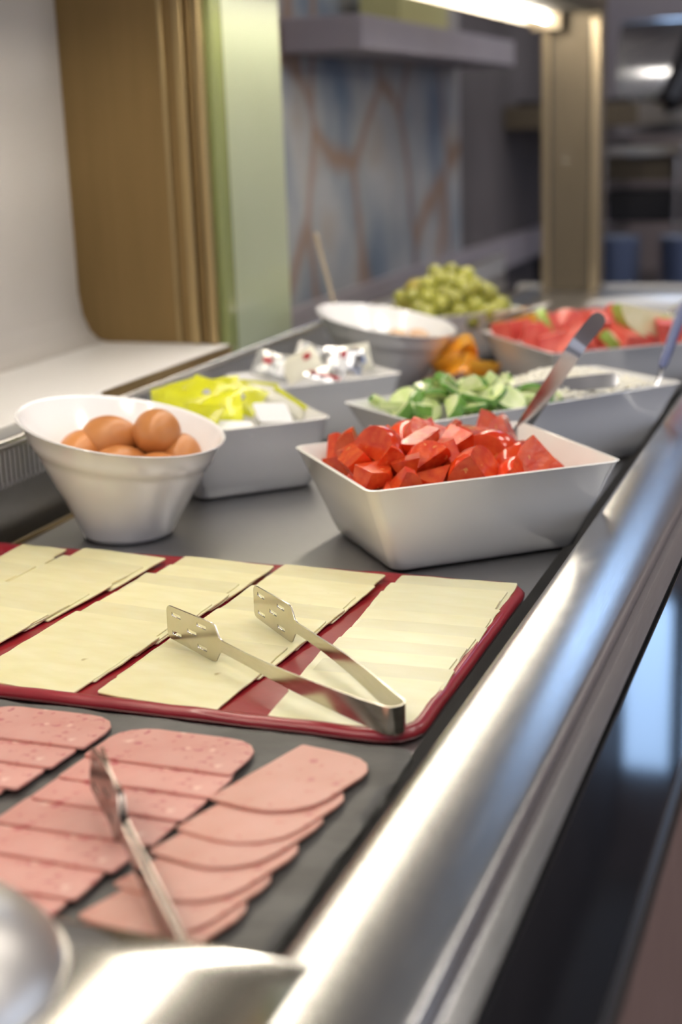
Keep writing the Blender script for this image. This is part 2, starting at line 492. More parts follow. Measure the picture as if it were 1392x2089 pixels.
# ================================================================== the room
def room():
    m = MB().box(-4, 4.2, -3, 8.2, -0.95, -0.90)
    tag(m.build('floor', FLOORM), 'dark brown floor of the dining room', 'floor', kind='structure')
    # back wall, with an opening for the assumed high window
    wx0, wx1, wz0, wz1 = -1.14, -0.50, 2.0, 3.05
    m = MB()
    m.box(-4, wx0, 7.0, 7.15, -0.9, 3.6)
    m.box(wx1, 4.2, 7.0, 7.15, -0.9, 3.6)
    m.box(wx0, wx1, 7.0, 7.15, -0.9, wz0)
    m.box(wx0, wx1, 7.0, 7.15, wz1, 3.6)
    tag(m.build('wall_back', LAVWALL), 'mauve grey far wall of the room', 'wall', kind='structure')
    w = empty('window_1', (0, 7.05, 0))  # assumed out of view; its glow is placed and sized for blue reflections
    tag(w, 'high clerestory window in the far wall', 'window', kind='structure')
    nb = 2
    for i in range(nb):
        a = wx0 + (wx1 - wx0) * i / nb
        b = wx0 + (wx1 - wx0) * (i + 1) / nb
        MB().box(a + .04, b - .04, -.01, .0, wz0 + .05, wz1 - .05).build('pane', ASSUMED_SKYPANE, w)
    fr = MB()
    fr.box(wx0, wx1, -.04, .05, wz0, wz0 + .05)
    fr.box(wx0, wx1, -.04, .05, wz1 - .05, wz1)
    for i in range(nb + 1):
        a = wx0 + (wx1 - wx0) * i / nb
        fr.box(max(wx0, a - .04), min(wx1, a + .04), -.04, .05, wz0, wz1)
    fr.build('window_frame', DARKM, w)
    # right wall with openings for the assumed tall windows
    m = MB()
    openings = [(-0.6, 0.9), (1.7, 3.2), (4.0, 5.5)]
    ys = -3.0
    for a, b in openings:
        m.box(4.0, 4.15, ys, a, -0.9, 3.6)
        m.box(4.0, 4.15, a, b, -0.9, -0.1)
        m.box(4.0, 4.15, a, b, 2.1, 3.6)
        ys = b
    m.box(4.0, 4.15, ys, 7.0, -0.9, 3.6)
    tag(m.build('wall_right', LAVWALL), 'mauve grey wall with tall windows', 'wall', kind='structure')
    for k, (a, b) in enumerate(openings):  # glowing windows assumed out of view, added for cool light and reflections
        w = empty('window_%d' % (k + 2), (4.06, 0, 0))
        tag(w, 'tall daylight window in the side wall', 'window', kind='structure')
        for y0, y1 in ((a + .04, (a + b) / 2 - .03), ((a + b) / 2 + .03, b - .04)):
            MB().box(-.01, 0, y0, y1, -.05, 2.05).build('pane', ASSUMED_SIDEPANE, w)
        fr = MB()
        for y0, y1 in ((a, a + .04), (b - .04, b), ((a + b) / 2 - .03, (a + b) / 2 + .03)):
            fr.box(-.05, .04, y0, y1, -.1, 2.1)
        fr.box(-.05, .04, a, b, -.1, -.05)
        fr.box(-.05, .04, a, b, 2.05, 2.1)
        fr.build('window_frame', DARKM, w)
    m = MB().box(-4, 4.2, -3, 7.15, 3.6, 3.7)
    tag(m.build('ceiling', CEIL), 'plain ceiling of the dining room', 'ceiling', kind='structure')
    # fill lights added under the ceiling, out of view, to brighten the room
    for i, (x, y) in enumerate([(0.9, -1.4), (0.9, 0.8), (0.9, 3.2), (-1.6, -1.4), (1.8, 5.4), (2.6, 2.0)]):
        t = empty('ceiling_lamp', (x, y, 3.6))
        tag(t, 'square ceiling lamp above the dining room', 'lamp', 'ceiling lamps')
        MB().box(-.45, .45, -.45, .45, -.06, 0).build('housing', WHITEP, t)
        MB().box(-.42, .42, -.42, .42, -.075, -.061).build('diffuser', FILL_GLOW, t)
    # left side: white wall of the serving hatch
    m = MB()
    sec = [(-1.045, 1.5), (-1.045, 0.175), (-1.041, 0.145), (-1.031, 0.122), (-1.018, 0.110), (-1.006, 0.1072)]
    loops = []
    for y in (-1.2, 1.755):
        loops.append([(x, y, z) for x, z in sec] + [(-1.20, y, 0.1072), (-1.20, y, 1.5)])
    m.loft(loops, True, True, smooth=False)
    tag(m.build('wall_left', WALLW, autosmooth=50), 'off white wall behind the serving ledge', 'wall', kind='structure')
    # mural wall behind the glass, dark wall further on
    tag(MB().box(-1.30, -1.12, 1.80, 4.02, -0.9, 1.4).build('wall_mural', MURAL),
        'wall with a weathered blue grey and rust mural', 'wall', kind='structure')
    tag(MB().box(-1.30, -1.125, 4.02, 7.0, -0.9, 3.4).build('wall_side', DARKWALL),
        'dark wall beyond the mural', 'wall', kind='structure')


room()


# ================================================================== buffet counter
def counter():
    root = empty('buffet_counter', (-0.45, 1.8, -0.9))
    tag(root, 'stainless steel buffet counter with a rounded rail and dark glass shelf', 'counter')
    off = Vector((0.45, -1.8, 0.9))

    def bld(m, name, ma, **k):
        o = m.build(name, ma, root, **k)
        o.location = off
        return o
    Y0, Y1 = 0.05, 3.36
    # flat steel top
    bld(MB().box(-0.774, -0.257, Y0, Y1, -0.03, 0.0), 'worktop', STEEL_TOP)
    bld(MB().box(-0.257, -0.2236, Y0, Y1, -0.04, -0.022), 'drain_channel', BLACKGAP)  # strip beside the rail, its shade given as black colour
    # step of the cold air channel at the back
    bld(MB().box(-0.7785, -0.774, Y0, Y1, -0.03, 0.0035), 'channel_edge', GOLD_L)
    bld(MB().box(-0.80, -0.7785, Y0, Y1, -0.04, -0.02), 'air_channel', DARKM)
    # rounded front rail: section in x, z
    sec = [(-0.2235, -0.03), (-0.2235, 0.024)]
    rr = 0.009
    for i in range(8):
        t = pi - (radians(85)) * i / 7
        sec.append((-0.2145 + rr * cos(t), 0.034 + rr * sin(t)))
    x, z = sec[-1]
    nstep = 20
    for i in range(nstep):
        f = (i + .5) / nstep
        lean = radians(-8 + 8 * f / .45 if f < .45 else 12 * (f - .45) / .55)
        dx = (-0.1545 - sec[9][0]) / nstep
        x += dx
        z -= dx * math.tan(lean)
        sec.append((x, z))
    zo = z - 0.0033
    for i in range(1, 5):
        t = radians(74) - radians(74) * i / 4
        sec.append((-0.1566 + 0.0056 * cos(t), zo - .0020 + 0.0056 * sin(t)))
    sec += [(-0.1509, 0.0252), (-0.1495, 0.0246), (-0.1393, 0.0222), (-0.1390, 0.0215), (-0.1390, 0.008), (-0.160, 0.008), (-0.160, -0.03)]
    loops = [[(x, y, z) for x, z in sec] for y in (Y0 - .4, Y1)]
    bld(MB().loft(loops, True, True), 'side_rail', STEEL_Y, autosmooth=28)
    # black seam and dark glass shelf outside the rail
    bld(MB().box(-0.1388, -0.1368, Y0 - .4, Y1, 0.006, 0.014), 'seam_gap', BLACKGAP)
    g = bld(MB().box(-0.1366, -0.0885, Y0 - .4, Y1, 0.010, 0.0212), 'glass_shelf', DARKGLASS)
    bevel_obj(g, 0.0012, 2)
    bld(MB().box(-0.0884, -0.0845, Y0 - .4, Y1, 0.006, 0.0218), 'shelf_edge', DARKM)
    # wooden front boards below the shelf
    y = Y0 - .4
    k = 0
    while y < 3.3:
        b = MB().box(-0.105, -0.0865, y, y + 0.397, -0.88, 0.0055).build('wood_board', WOOD, root)
        b.location = off + Vector((0, 0, 0))
        y += 0.4
        k += 1
    # steel end panel in the foreground, rounded towards the well
    sec = [(0.494, -0.03), (0.494, 0.036)]
    for i in range(7):
        t = (pi / 2) * i / 6
        sec.append((0.487 + 0.007 * cos(t), 0.038 + 0.007 * sin(t)))
    sec += [(0.47, 0.0449), (0.44, 0.0447), (0.40, 0.0442), (0.36, 0.0437), (0.30, 0.0430), (0.12, 0.0425), (0.12, -0.03)]
    loops = [[(x, y, z) for y, z in sec] for x in (-0.80, -0.2060)]
    bld(MB().loft(loops, True, True), 'end_rail', ENDSTEEL, autosmooth=28)
    # counter end lip, far away
    bld(MB().box(-0.80, -0.16, 3.36, 3.40, -0.05, 0.006), 'end_lip', LEDGE)
    # body
    bld(MB().box(-0.80, -0.1055, Y0, 3.38, -0.88, -0.05), 'body', DARKM)


counter()


def vent():
    root = empty('air_vent', (-0.80, 1.2, 0.0))
    tag(root, 'slotted steel air vent with a bright top edge along the counter back', 'vent')
    y0, y1 = -0.9, 2.05
    MB().box(-0.012, 0.0, y0, y1, -0.02, 0.050).build('lower_plate', STEEL_TOP, root)
    MB().box(-0.012, 0.0, y0, y1, 0.0865, 0.090).build('upper_plate', STEEL_TOP, root)
    MB().box(-0.040, -0.014, y0, y1, 0.045, 0.081).build('dark_duct', BLACKGAP, root)  # black backing puts the shade of the slots into colour
    pts = [(-0.006, y0, 0.0925), (-0.006, y1, 0.0925)]
    MB().tube(pts, 0.0042, 12).build('top_edge', CHROME, root)
    fin = MB().box(-0.0014, 0.0, -0.0023, 0.0023, 0.0, 0.0365)
    first = None
    y = -0.05
    while y < 2.04:
        if first is None:
            first = fin.build('vent_fin', FINM, root)
            o = first
        else:
            o = first.copy()
            COL.objects.link(o)
            o.parent = root
        o.location = (0, y, 0.050)
        y += 0.0086


vent()


def ledge():
    root = empty('serving_ledge', (-0.92, 0.9, 0.082))
    tag(root, 'white serving ledge with a brass front strip beside the wall', 'ledge')
    s = MB()
    s.box(-0.122, 0.105, -1.6, 0.851, 0.0, 0.025)
    bevel_obj(s.build('slab', LEDGE, root), 0.0025, 2)
    MB().box(0.1051, 0.1075, 0.50, 0.851, 0.0, 0.0235).build('brass_strip', GOLD, root)


ledge()


def brass():
    root = empty('brass_panel', (-0.93, 1.7515, 0.107))
    tag(root, 'tall brass panel with vertical ribs closing the serving hatch', 'panel')
    MB().box(-0.18, 0.098, 0.0, 0.03, -0.09, 1.2).build('sheet', GOLD, root)
    for a, b, dp, ma in ((-.892, -.886, .005, GOLD_L), (-.868, -.855, .010, GOLD_L), (-.852, -.843, .007, GOLD),
                         (-.839, -.828, .012, GOLD_L)):
        o = MB().box(a + .93, b + .93, -dp, 0.001, -0.0, 1.2).build('rib', ma, root)
        bevel_obj(o, 0.002, 2)


brass()


def glass():
    root = empty('glass_screen', (-0.83, 1.86, 0.0))
    tag(root, 'frosted pale green glass screen standing beside the brass panel', 'screen')
    o = MB().box(0.0, 0.010, -0.072, 0.127, 0.0, 1.3).build('pane', GLASSG, root)
    bevel_obj(o, 0.001, 2)
    o = MB().box(-0.003, 0.013, -0.106, -0.073, 0.0, 1.3).build('edge_strip', GLASSE, root)
    bevel_obj(o, 0.003, 2)


glass()


def upstand():
    m = MB().box(-1.118, -1.085, 2.02, 6.6, -0.06, 0.032)
    tag(m.build('trim_1', SHELFM), 'grey upstand strip along the foot of the mural', 'trim', kind='structure')
    m = MB().box(-1.085, -0.805, 2.02, 3.34, -0.06, -0.012)
    tag(m.build('side_counter', STEEL_TOP), 'dull steel side counter strip between mural and buffet', 'counter')


upstand()


def shelves():
    r = empty('wall_shelf', (-1.12, 2.72, 0.531))
    tag(r, 'thick grey lilac shelf on the mural wall', 'shelf')
    bevel_obj(MB().box(0.001, 0.17, 0.0, 1.25, 0.0, 0.065).build('board', SHELFM, r), 0.003)
    tag(MB().box(-1.07, -0.98, 3.05, 3.42, 0.5975, 0.72).build('storage_box', YBOX),
        'pale yellow box standing on the thick lilac shelf', 'box')
    r = empty('wall_bracket_shelf', (-1.124, 4.55, 0.36))
    tag(r, 'dark shelf on the far wall left of the bronze post', 'shelf')
    bevel_obj(MB().box(0.001, 0.42, 0.0, 0.9, 0.0, 0.07).build('board', BRONZE, r), 0.003)
    MB().box(0.02, 0.38, 0.1, 0.8, 0.0705, 0.085).build('dark_tray', DARKM, r)
    m = MB().box(-1.123, -0.62, 6.0, 6.05, 0.40, 1.2)
    tag(m.build('notice_board', SHELFM), 'grey lilac panel hanging above the dark shelf', 'panel')


shelves()


def gantry():
    r = empty('serving_gantry', (-0.657, 3.29, 0.0))
    tag(r, 'champagne steel gantry post and beam with a lit tube over the buffet', 'gantry')
    # post
    bevel_obj(MB().box(-0.066, 0.066, 0.0, 0.06, 0.001, 0.615).build('post', BRONZE, r), 0.002)
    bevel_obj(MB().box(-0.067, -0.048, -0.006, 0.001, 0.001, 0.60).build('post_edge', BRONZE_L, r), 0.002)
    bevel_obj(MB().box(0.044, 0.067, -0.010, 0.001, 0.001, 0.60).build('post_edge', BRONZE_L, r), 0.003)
    for gx in (-0.047, 0.0405):
        MB().box(gx, gx + .0028, -0.0012, 0.0005, 0.004, 0.60).build('groove', DARKM, r)
    m = MB()
    m.lathe([(0.0001, -.004), (0.006, -.0035), (0.010, 0.0)], 20)
    s = m.build('screw', CHROME, r, loc=(-0.008, -0.0005, 0.304), rot=(radians(90), 0, 0))
    # beam
    bevel_obj(MB().box(-0.150, 0.067, -3.9, 0.06, 0.618, 0.66).build('beam', BRONZE, r), 0.002)
    MB().box(-0.149, 0.064, -3.85, -0.005, 0.612, 0.6178).build('lamp_channel', BEAMBASE, r)  # near black sheet added under the beam to soak up tube light
    for sx in (-0.083,):
        MB().box(sx, sx + .0035, -3.85, -0.044, 0.587, 0.6175).build('lamp_shield', BRONZE, r)
    MB().box(-0.083, -0.017, -0.043, -0.015, 0.577, 0.6175).build('lamp_end_cap', BRONZE, r)  # block added to keep the tube's light off the post
    MB().tube([(-0.05, -3.8, 0.601), (-0.05, -0.045, 0.601)], 0.0085, 14).build('lamp_tube', LED, r)


gantry()


# ================================================================== crockery
def rect_bowl(name, label, cx, cy, th, a, b, h, ratio=0.74, ma=None, rad=0.012, lip=0.0032):
    ma = ma or MELAMINE
    n = 5
    loops = []

    def lp(k, z, ins, r):
        return [(x, y, z) for x, y in rrect(a * k - ins, b * k - ins, r, n)]

    def at(z):
        return ratio + (1 - ratio) * z / h
    loops.append(lp(ratio, 0.0, 0.006, rad))
    loops.append(lp(ratio, 0.0012, 0.002, rad))
    for z in (0.004, 0.02, h * .45, h * .7, h - 0.003):
        loops.append(lp(at(z), z, 0, rad))
    loops.append(lp(1.0, h - 0.0006, -0.0008, rad))
    loops.append(lp(1.0, h, 0.0008, rad * .9))
    loops.append(lp(1.0, h - 0.0002, lip - .0006, rad * .8))
    loops.append(lp(1.0, h - 0.0022, lip + 0.0004, rad * .8))
    for z in (h * .7, h * .45, 0.02, 0.009):
        loops.append(lp(at(z), z, lip + .001, rad * .8))
    loops.append(lp(at(0.006), 0.006, lip + .006, rad * .7))
    o = MB().loft(loops, True, True).build(name, ma, None, (cx, cy, 0.0), (0, 0, radians(th)), autosmooth=50)
    return tag(o, label, 'bowl')


def round_bowl(label, cx, cy, R, h, tx, rb, ridge=True):
    prof = [(0.0001, 0.0015), (rb - .006, 0.0012), (rb - .003, 0.0), (rb, 0.0006), (rb + .003, 0.006)]
    k = R / 0.1013
    for r, z in ((.0535, .022), (.064, .042), (.0735, .060), (.0825, .077), (.0865, .0848), (.0885, .0862), (.0915, .094), (.0985, .1085)):
        prof.append((r * k, z * h / .112))
    prof += [(R, h - .001), (R - .0004, h), (R - .0028, h - .0002), (R - .0042, h - .0025)]
    for r, z in ((.0845, .087), (.080, .0825), (.070, .062), (.060, .042), (.050, .023)):
        prof.append((r * k, z * h / .112))
    prof += [(rb - .002, .009), (rb - .012, .0065), (0.0001, .006)]
    o = MB().lathe(prof, 72, zf=lambda r, z, t: z * (1 + (tx / h) * cos(t))).build('oblique_bowl', MELAMINE, None, (cx, cy, 0.0),
                                                                                 autosmooth=60)
    return tag(o, label, 'bowl')


round_bowl('white oblique round bowl with a slanted rim holding brown eggs', -0.6856 + 0.001, 1.2077, 0.1013, 0.1121, -0.0193, 0.0435)
round_bowl('white oblique round bowl with a thin spoon, behind the portion packets', -0.6653, 1.975, 0.1023, 0.1125, -0.0194, 0.044)
TB = dict(cx=-0.3637, cy=1.2621, th=40.15, a=0.1237, b=0.1029, h=0.0856)
rect_bowl('square_bowl', 'square flared white bowl heaped with tomato chunks', ma=MELAMINE_W, **TB)
CB = dict(cx=-0.378, cy=1.58, th=50.7, a=0.185, b=0.080, h=0.0856)
rect_bowl('long_dish', 'long white dish of sliced cucumber and cottage cheese', ma=MELAMINE, **CB)
WB = dict(cx=-0.371, cy=2.03, th=37.3, a=0.1237, b=0.1237, h=0.0856)
rect_bowl('square_bowl', 'square flared white bowl of watermelon chunks', ma=MELAMINE, **WB)
YB = dict(cx=-0.667, cy=1.433, th=43.5, a=0.084, b=0.085, h=0.080)
rect_bowl('square_dish', 'small square white dish of yellow foil packets behind the eggs', ma=MELAMINE, ratio=0.80, **YB)
PB = dict(cx=-0.673, cy=1.690, th=48, a=0.097, b=0.069, h=0.080)
rect_bowl('square_dish', 'small white dish of silver and clear portion packets', ma=MELAMINE, ratio=0.80, **PB)
GB = dict(cx=-0.675, cy=2.325, th=45, a=0.100, b=0.103, h=0.0856)
rect_bowl('square_bowl', 'square white bowl piled with green grapes', ma=MELAMINE, **GB)

# dark round dish with dried fruit and orange segments
DD = (-0.548, 1.925)
o = MB().lathe([(0.0001, 0.0), (0.045, 0.0), (0.050, 0.003), (0.066, 0.024), (0.0665, 0.026), (0.0645, 0.026), (0.048, 0.006), (0.0001, 0.005)],
               48).build('dark_dish', DARKM, None, (DD[0], DD[1], 0))
tag(o, 'low black round dish with dried fruit and orange pieces', 'dish')
# far white platter
o = MB().lathe([(0.0001, 0.0), (0.10, 0.0), (0.12, 0.006), (0.165, 0.016), (0.166, 0.018), (0.12, 0.010), (0.10, 0.006), (0.0001, 0.005)],
               56).build('platter', PLATEW, None, (-0.385, 2.93, 0.0005))
tag(o, 'round white platter at the far end of the buffet', 'platter')


# ================================================================== trays
def red_board():
    a, b = 0.274, 0.1645
    cx, cy = -0.530, 0.9605
    loops = []
    for k, (ins, z) in enumerate([(0.008, 0.0), (0.001, 0.0012), (0.0, 0.005), (0.0025, 0.0082), (0.007, 0.0088), (0.012, 0.0068), (0.017, 0.0045)]):
        lp = []
        base = rrect(a - ins, b - ins, 0.026 - ins * .5, 10)
        # densify straight runs so that the soft lip can wave a little
        dense = []
        for i in range(len(base)):
            p, q = Vector(base[i]), Vector(base[(i + 1) % len(base)])
            m = max(1, int((q - p).length / 0.011))
            for j in range(m):
                dense.append(p.lerp(q, j / m))
        if k == 0:
            cnt = len(dense)
        lp = []
        # resample to a fixed count by arc length
        tot = [0.0]
        for i in range(len(dense)):
            tot.append(tot[-1] + (dense[(i + 1) % len(dense)] - dense[i]).length)
        for s in range(cnt):
            t = tot[-1] * s / cnt
            i = max(0, min(len(dense) - 1, next(q for q in range(len(tot)) if tot[q] > t) - 1))
            u = (t - tot[i]) / max(1e-9, tot[i + 1] - tot[i])
            p = dense[i].lerp(dense[(i + 1) % len(dense)], u)
            w = noise.noise(Vector((p.x * 34, p.y * 34, 3.1))) * (0.0011 if 1 < k < 6 else 0.0)
            lp.append((p.x, p.y, max(0.0, z + w)))
        loops.append(lp)
    m = MB().loft(loops, True, True)
    o = m.build('serving_board', RED, None, (cx, cy, 0.0003), autosmooth=70)
    tag(o, 'dark red serving board with a soft raised rim under the cheese', 'board')


red_board()


def slate_board():
    a, b = 0.279, 0.139
    cx, cy = -0.529, 0.6475
    loops = []
    N = 260
    base = rrect(a, b, 0.012, 8)
    pts = []
    per = []
    tot = 0
    for i in range(len(base)):
        p, q = Vector(base[i]), Vector(base[(i + 1) % len(base)])
        per.append((tot, p, q))
        tot += (q - p).length
    for s in range(N):
        t = tot * s / N
        for (c, p, q) in reversed(per):
            if c <= t:
                pts.append(p.lerp(q, (t - c) / max(1e-9, (q - p).length)))
                break
    for ins, z, amp in ((0.002, 0.0, 0.002), (0.0, 0.0025, 0.003), (0.002, 0.006, 0.003), (0.006, 0.0068, 0.004), (0.012, 0.0060, 0.002), (0.018, 0.0058, 0.0)):
        lp = []
        for p in pts:
            w = noise.noise(Vector((p.x * 45, p.y * 45, 9.0 + z * 200)))
            r = p.length
            d = Vector((p.x / a, p.y / b))
            nx = p.x - math.copysign(ins + amp * w, p.x) * (1 if abs(p.x) > a - .03 else 0)
            ny = p.y - math.copysign(ins + amp * w, p.y) * (1 if abs(p.y) > b - .03 else 0)
            lp.append((nx, ny, z + (0.0012 * w if 0 < z < .0058 or z == .0068 else 0)))
        loops.append(lp)
    o = MB().loft(loops, True, True).build('slate_board', SLATE, None, (cx, cy, 0.0003), autosmooth=60)
    tag(o, 'charcoal slate serving board with chipped edges under the ham', 'board')


slate_board()


# ================================================================== cheese
def slice_mesh(w, dpt, t, seed, ma, radii=0.003, wob=0.0012):
    rnd = random.Random(seed)
    base = rrect(w / 2, dpt / 2, radii, 4)
    # densify
    out = []
    for i in range(len(base)):
        p, q = Vector(base[i]), Vector(base[(i + 1) % len(base)])
        m = max(1, int((q - p).length / 0.008))
        for j in range(m):
            out.append(p.lerp(q, j / m))
    pts = [(p.x + wob * noise.noise(Vector((p.x * 60, p.y * 60, seed * 1.7))), p.y + wob * noise.noise(Vector((p.x * 60 + 9, p.y * 60, seed * 2.3))))
           for p in out]
    e = t * 0.22
    loops = [[(x * .994, y * .994, 0) for x, y in pts], [(x, y, e) for x, y in pts], [(x, y, t - e) for x, y in pts],
             [(x * .994, y * .994, t) for x, y in pts]]
    # slightly wavy upper side
    return MB().loft(loops, True, True)


def cheese():
    # (front-left x, front-right x, back-left x, back-right x, count, words)
    cols = [(-0.365, -0.261, -0.370, -0.264, 11, 'in the row beside the steel rail'),
            (-0.500, -0.401, -0.4785, -0.3755, 8, 'in the second row from the rail'),
            (-0.611, -0.512, -0.5805, -0.4845, 9, 'in the third row from the rail'),
            (-0.728, -0.630, -0.6865, -0.5925, 9, 'in the fourth row from the rail'),
            (-0.772, -0.716, -0.7465, -0.6945, 9, 'in the narrow leftmost row')]
    Yf, Yb, z0 = 0.8085, 1.1145, 0.0055
    for c, (fl, fr, bl, br, n, words) in enumerate(cols):
        dpt = 0.088 if c else 0.080
        t = 0.0016 if c else 0.0013
        step = (Yb - Yf - dpt) / (n - 1)
        ang = math.atan2(t * 0.78, step)
        for i in range(n):
            rnd = random.Random(c * 50 + i)
            yc = Yf + dpt / 2 + step * i
            u = (yc - Yf) / (Yb - Yf)
            l = fl + (bl - fl) * u
            r = fr + (br - fr) * u
            w = (r - l) * (0.955 + .025 * rnd.random())
            o = slice_mesh(w, dpt, t, c * 50 + i, None, 0.0035 if (c == 1 and i == 0) else 0.0018).build(
                'cheese_slice', CHEESE_B if c == 0 else CHEESE, None, autosmooth=60)
            yaw = math.atan2((fl + fr) / 2 - (bl + br) / 2, Yb - Yf) + rnd.uniform(-.018, .018)
            o.rotation_mode = 'ZYX'
            o.rotation_euler = (ang * (0.75 if i == 0 else 1), 0, yaw)
            o.location = ((l + r) / 2 + rnd.uniform(-.0030, .0030) * (1.4 if c == 0 else 1), yc, z0 + dpt / 2 * sin(ang) * (.75 if i == 0 else 1) + .0001)
            where = 'front most' if i == 0 else ('rearmost' if i == n - 1 else ordinal(i) + ' from the front')
            tag(o, 'pale yellow cheese slice, %s, %s' % (where, words), 'cheese slice', 'cheese slices on the red board')


cheese()


# ================================================================== ham
def ham():
    z0 = 0.0066
    t = 0.0020
    # rows of half slices, front edge straight, far corners round
    mid = [(-0.446, -0.345, 0.708), (-0.446, -0.344, 0.677), (-0.447, -0.346, 0.647), (-0.451, -0.350, 0.616), (-0.456, -0.356, 0.585),
           (-0.460, -0.362, 0.553), (-0.463, -0.366, 0.522)]
    lef = [(-0.556, -0.452, 0.717), (-0.560, -0.457, 0.686), (-0.565, -0.461, 0.655), (-0.572, -0.470, 0.625), (-0.576, -0.474, 0.594),
           (-0.578, -0.477, 0.563)]
    for rows, words in ((mid, 'in the middle row'), (lef, 'in the left row')):
        dpt = 0.056
        n = len(rows)
        for i, (l, r, yf) in enumerate(rows):
            rnd = random.Random(i * 7 + len(words))
            ang = math.atan2(t * 1.05, 0.031)
            o = slice_mesh(r - l, dpt, t, i + 300, None, [0.027, 0.024, 0.002, 0.002], 0.0006).build('ham_slice', HAM, None, autosmooth=60)
            o.rotation_mode = 'ZYX'
            o.rotation_euler = (-ang, 0, rnd.uniform(-.02, .02))
            o.location = ((l + r) / 2, yf + dpt / 2, z0 + dpt / 2 * sin(ang) + .0002)
            where = 'uppermost at the back' if i == 0 else ordinal(i) + ' from the back'
            tag(o, 'pink ham slice with dark flecks, %s, %s' % (where, words), 'ham slice', 'ham slices on the slate board')
    rig = [(-0.343, 0.673, -12), (-0.345, 0.634, -13), (-0.347, 0.606, -13), (-0.349, 0.571, -14), (-0.351, 0.538, -14), (-0.352, 0.508, -14)]
    w, dpt = 0.060, 0.098
    for i, (xl, yl, a) in enumerate(rig):
        ang = math.atan2(t * 1.05, 0.034)
        o = slice_mesh(w, dpt, t, i + 400, None, [0.026, 0.002, 0.002, 0.034], 0.0006).build('ham_slice', HAM_B, None, autosmooth=60)
        a = radians(a)
        ex, ey = Vector((cos(a), sin(a))), Vector((-sin(a), cos(a)))
        c = Vector((xl, yl)) + ex * w / 2 + ey * dpt / 2
        o.rotation_mode = 'ZYX'
        o.rotation_euler = (-ang, 0, a)
        o.location = (c.x, c.y, z0 + dpt / 2 * sin(ang) + .0002)
        where = 'uppermost at the back' if i == 0 else ordinal(i) + ' from the back'
        tag(o, 'salmon pink rounded ham slice, %s, in the row beside the rail' % where, 'ham slice', 'ham slices on the slate board')


ham()


# ================================================================== tongs
def paddle_mesh(length, h0, h1):
    """slotted flat paddle, x along the arm from 0, y up; real holes"""
    cu = bpy.data.curves.new('paddle', 'CURVE')
    cu.dimensions = '2D'
    cu.fill_mode = 'BOTH'
    cu.extrude = 0.00055
    cu.bevel_depth = 0.00015

    def spl(pts):
        s = cu.splines.new('POLY')
        s.points.add(len(pts) - 1)
        for p, (x, y) in zip(s.points, pts):
            p.co = (x, y, 0, 1)
        s.use_cyclic_u = True
    out = []
    # neck, then shoulders, then rounded far end
    out += [(0.0, -0.0045), (0.004, -0.006), (0.009, -h0 * .46)]
    out += [(0.014, -h0 / 2)]
    for i in range(6):
        t = -pi / 2 + (pi / 2) * i / 5
        out.append((length - 0.005 + 0.005 * cos(t), -h1 / 2 + 0.005 + 0.005 * sin(t)))
    for i in range(6):
        t = (pi / 2) * i / 5
        out.append((length - 0.005 + 0.005 * cos(t), h1 / 2 - 0.005 + 0.005 * sin(t)))
    out += [(0.014, h0 / 2), (0.009, h0 * .46), (0.004, 0.006), (0.0, 0.0045)]
    spl(out)
    for cx, cy in ((length - .013, .0075), (length - .013, -.0075), (length * .54, 0.0), (length * .36, .0085), (length * .36, -.0085)):
        spl([(cx - .0062, cy - .0016), (cx - .0062, cy + .0016), (cx + .0062, cy + .0016), (cx + .0062, cy - .0016)])
    ob = bpy.data.objects.new('tmp', cu)
    COL.objects.link(ob)
    dg = bpy.context.evaluated_depsgraph_get()
    me = bpy.data.meshes.new_from_object(ob.evaluated_get(dg))
    bpy.data.objects.remove(ob)
    bpy.data.curves.remove(cu)
    me.materials.clear()
    me.materials.append(TONG)
    me.name = 'paddle'
    return me


PADDLE = paddle_mesh(0.073, 0.030, 0.0265)


PADDLE_HAMREFL = PADDLE.copy()
PADDLE_HAMREFL.materials.clear()
PADDLE_HAMREFL.materials.append(HAMREFL)


def make_tongs(label, loop, ang, spread, tilt=0.0, roll=0.0, arm=0.19, R=0.0085, ma=None):
    """lying on its side: the spring loop at the origin, arms along +x, band width along z"""
    root = empty('serving_tongs', loop)
    root.rotation_euler = (roll, tilt, ang)
    tag(root, label, 'tongs')
    pts, wd = [], []
    h = spread / 2
    # arm A from far end to the loop, round, and arm B back out
    def armp(s, sg):
        d0 = Vector((cos(h), sg * sin(h), 0))
        nrm = Vector((-sin(h) * sg, cos(h), 0)) * sg
        bow = R * .45 * sin(pi * s)
        return d0 * (arm * s) + nrm * (R * (1 - .35 * s) + bow)
    for i in range(14, 0, -1):
        s = i / 14
        pts.append(armp(s, 1))
        wd.append(0.0185 - 0.0095 * min(1, s * 1.25))
    for i in range(13):
        t = pi / 2 + h + (pi - 2 * h) * i / 12
        pts.append(Vector((R * cos(t), R * sin(t), 0)))
        wd.append(0.0195)
    for i in range(1, 15):
        s = i / 14
        pts.append(armp(s, -1))
        wd.append(0.0185 - 0.0095 * min(1, s * 1.25))
    m = MB().band(pts, wd, (0, 0, 1), 0.0013)
    m.build('spring_band', ma or TONG, root, loc=(0, 0, 0.0100), autosmooth=50)
    for sg in (1, -1):
        p = armp(1.0, sg)
        q = armp(0.93, sg)
        a = math.atan2((p - q).y, (p - q).x) + (0.03 + sg * 0.02 if R > .004 else -.06 * sg)
        o = link('paddle', PADDLE if ma is None else PADDLE_HAMREFL, root)
        o.rotation_mode = 'XYZ'
        M = Matrix.Rotation(a, 4, 'Z') @ Matrix.Rotation(radians(90), 4, 'X')
        o.matrix_basis = Matrix.Translation(Vector((p.x, p.y, 0.0100)) - Vector((cos(a), sin(a), 0)) * .003) @ M
    return root


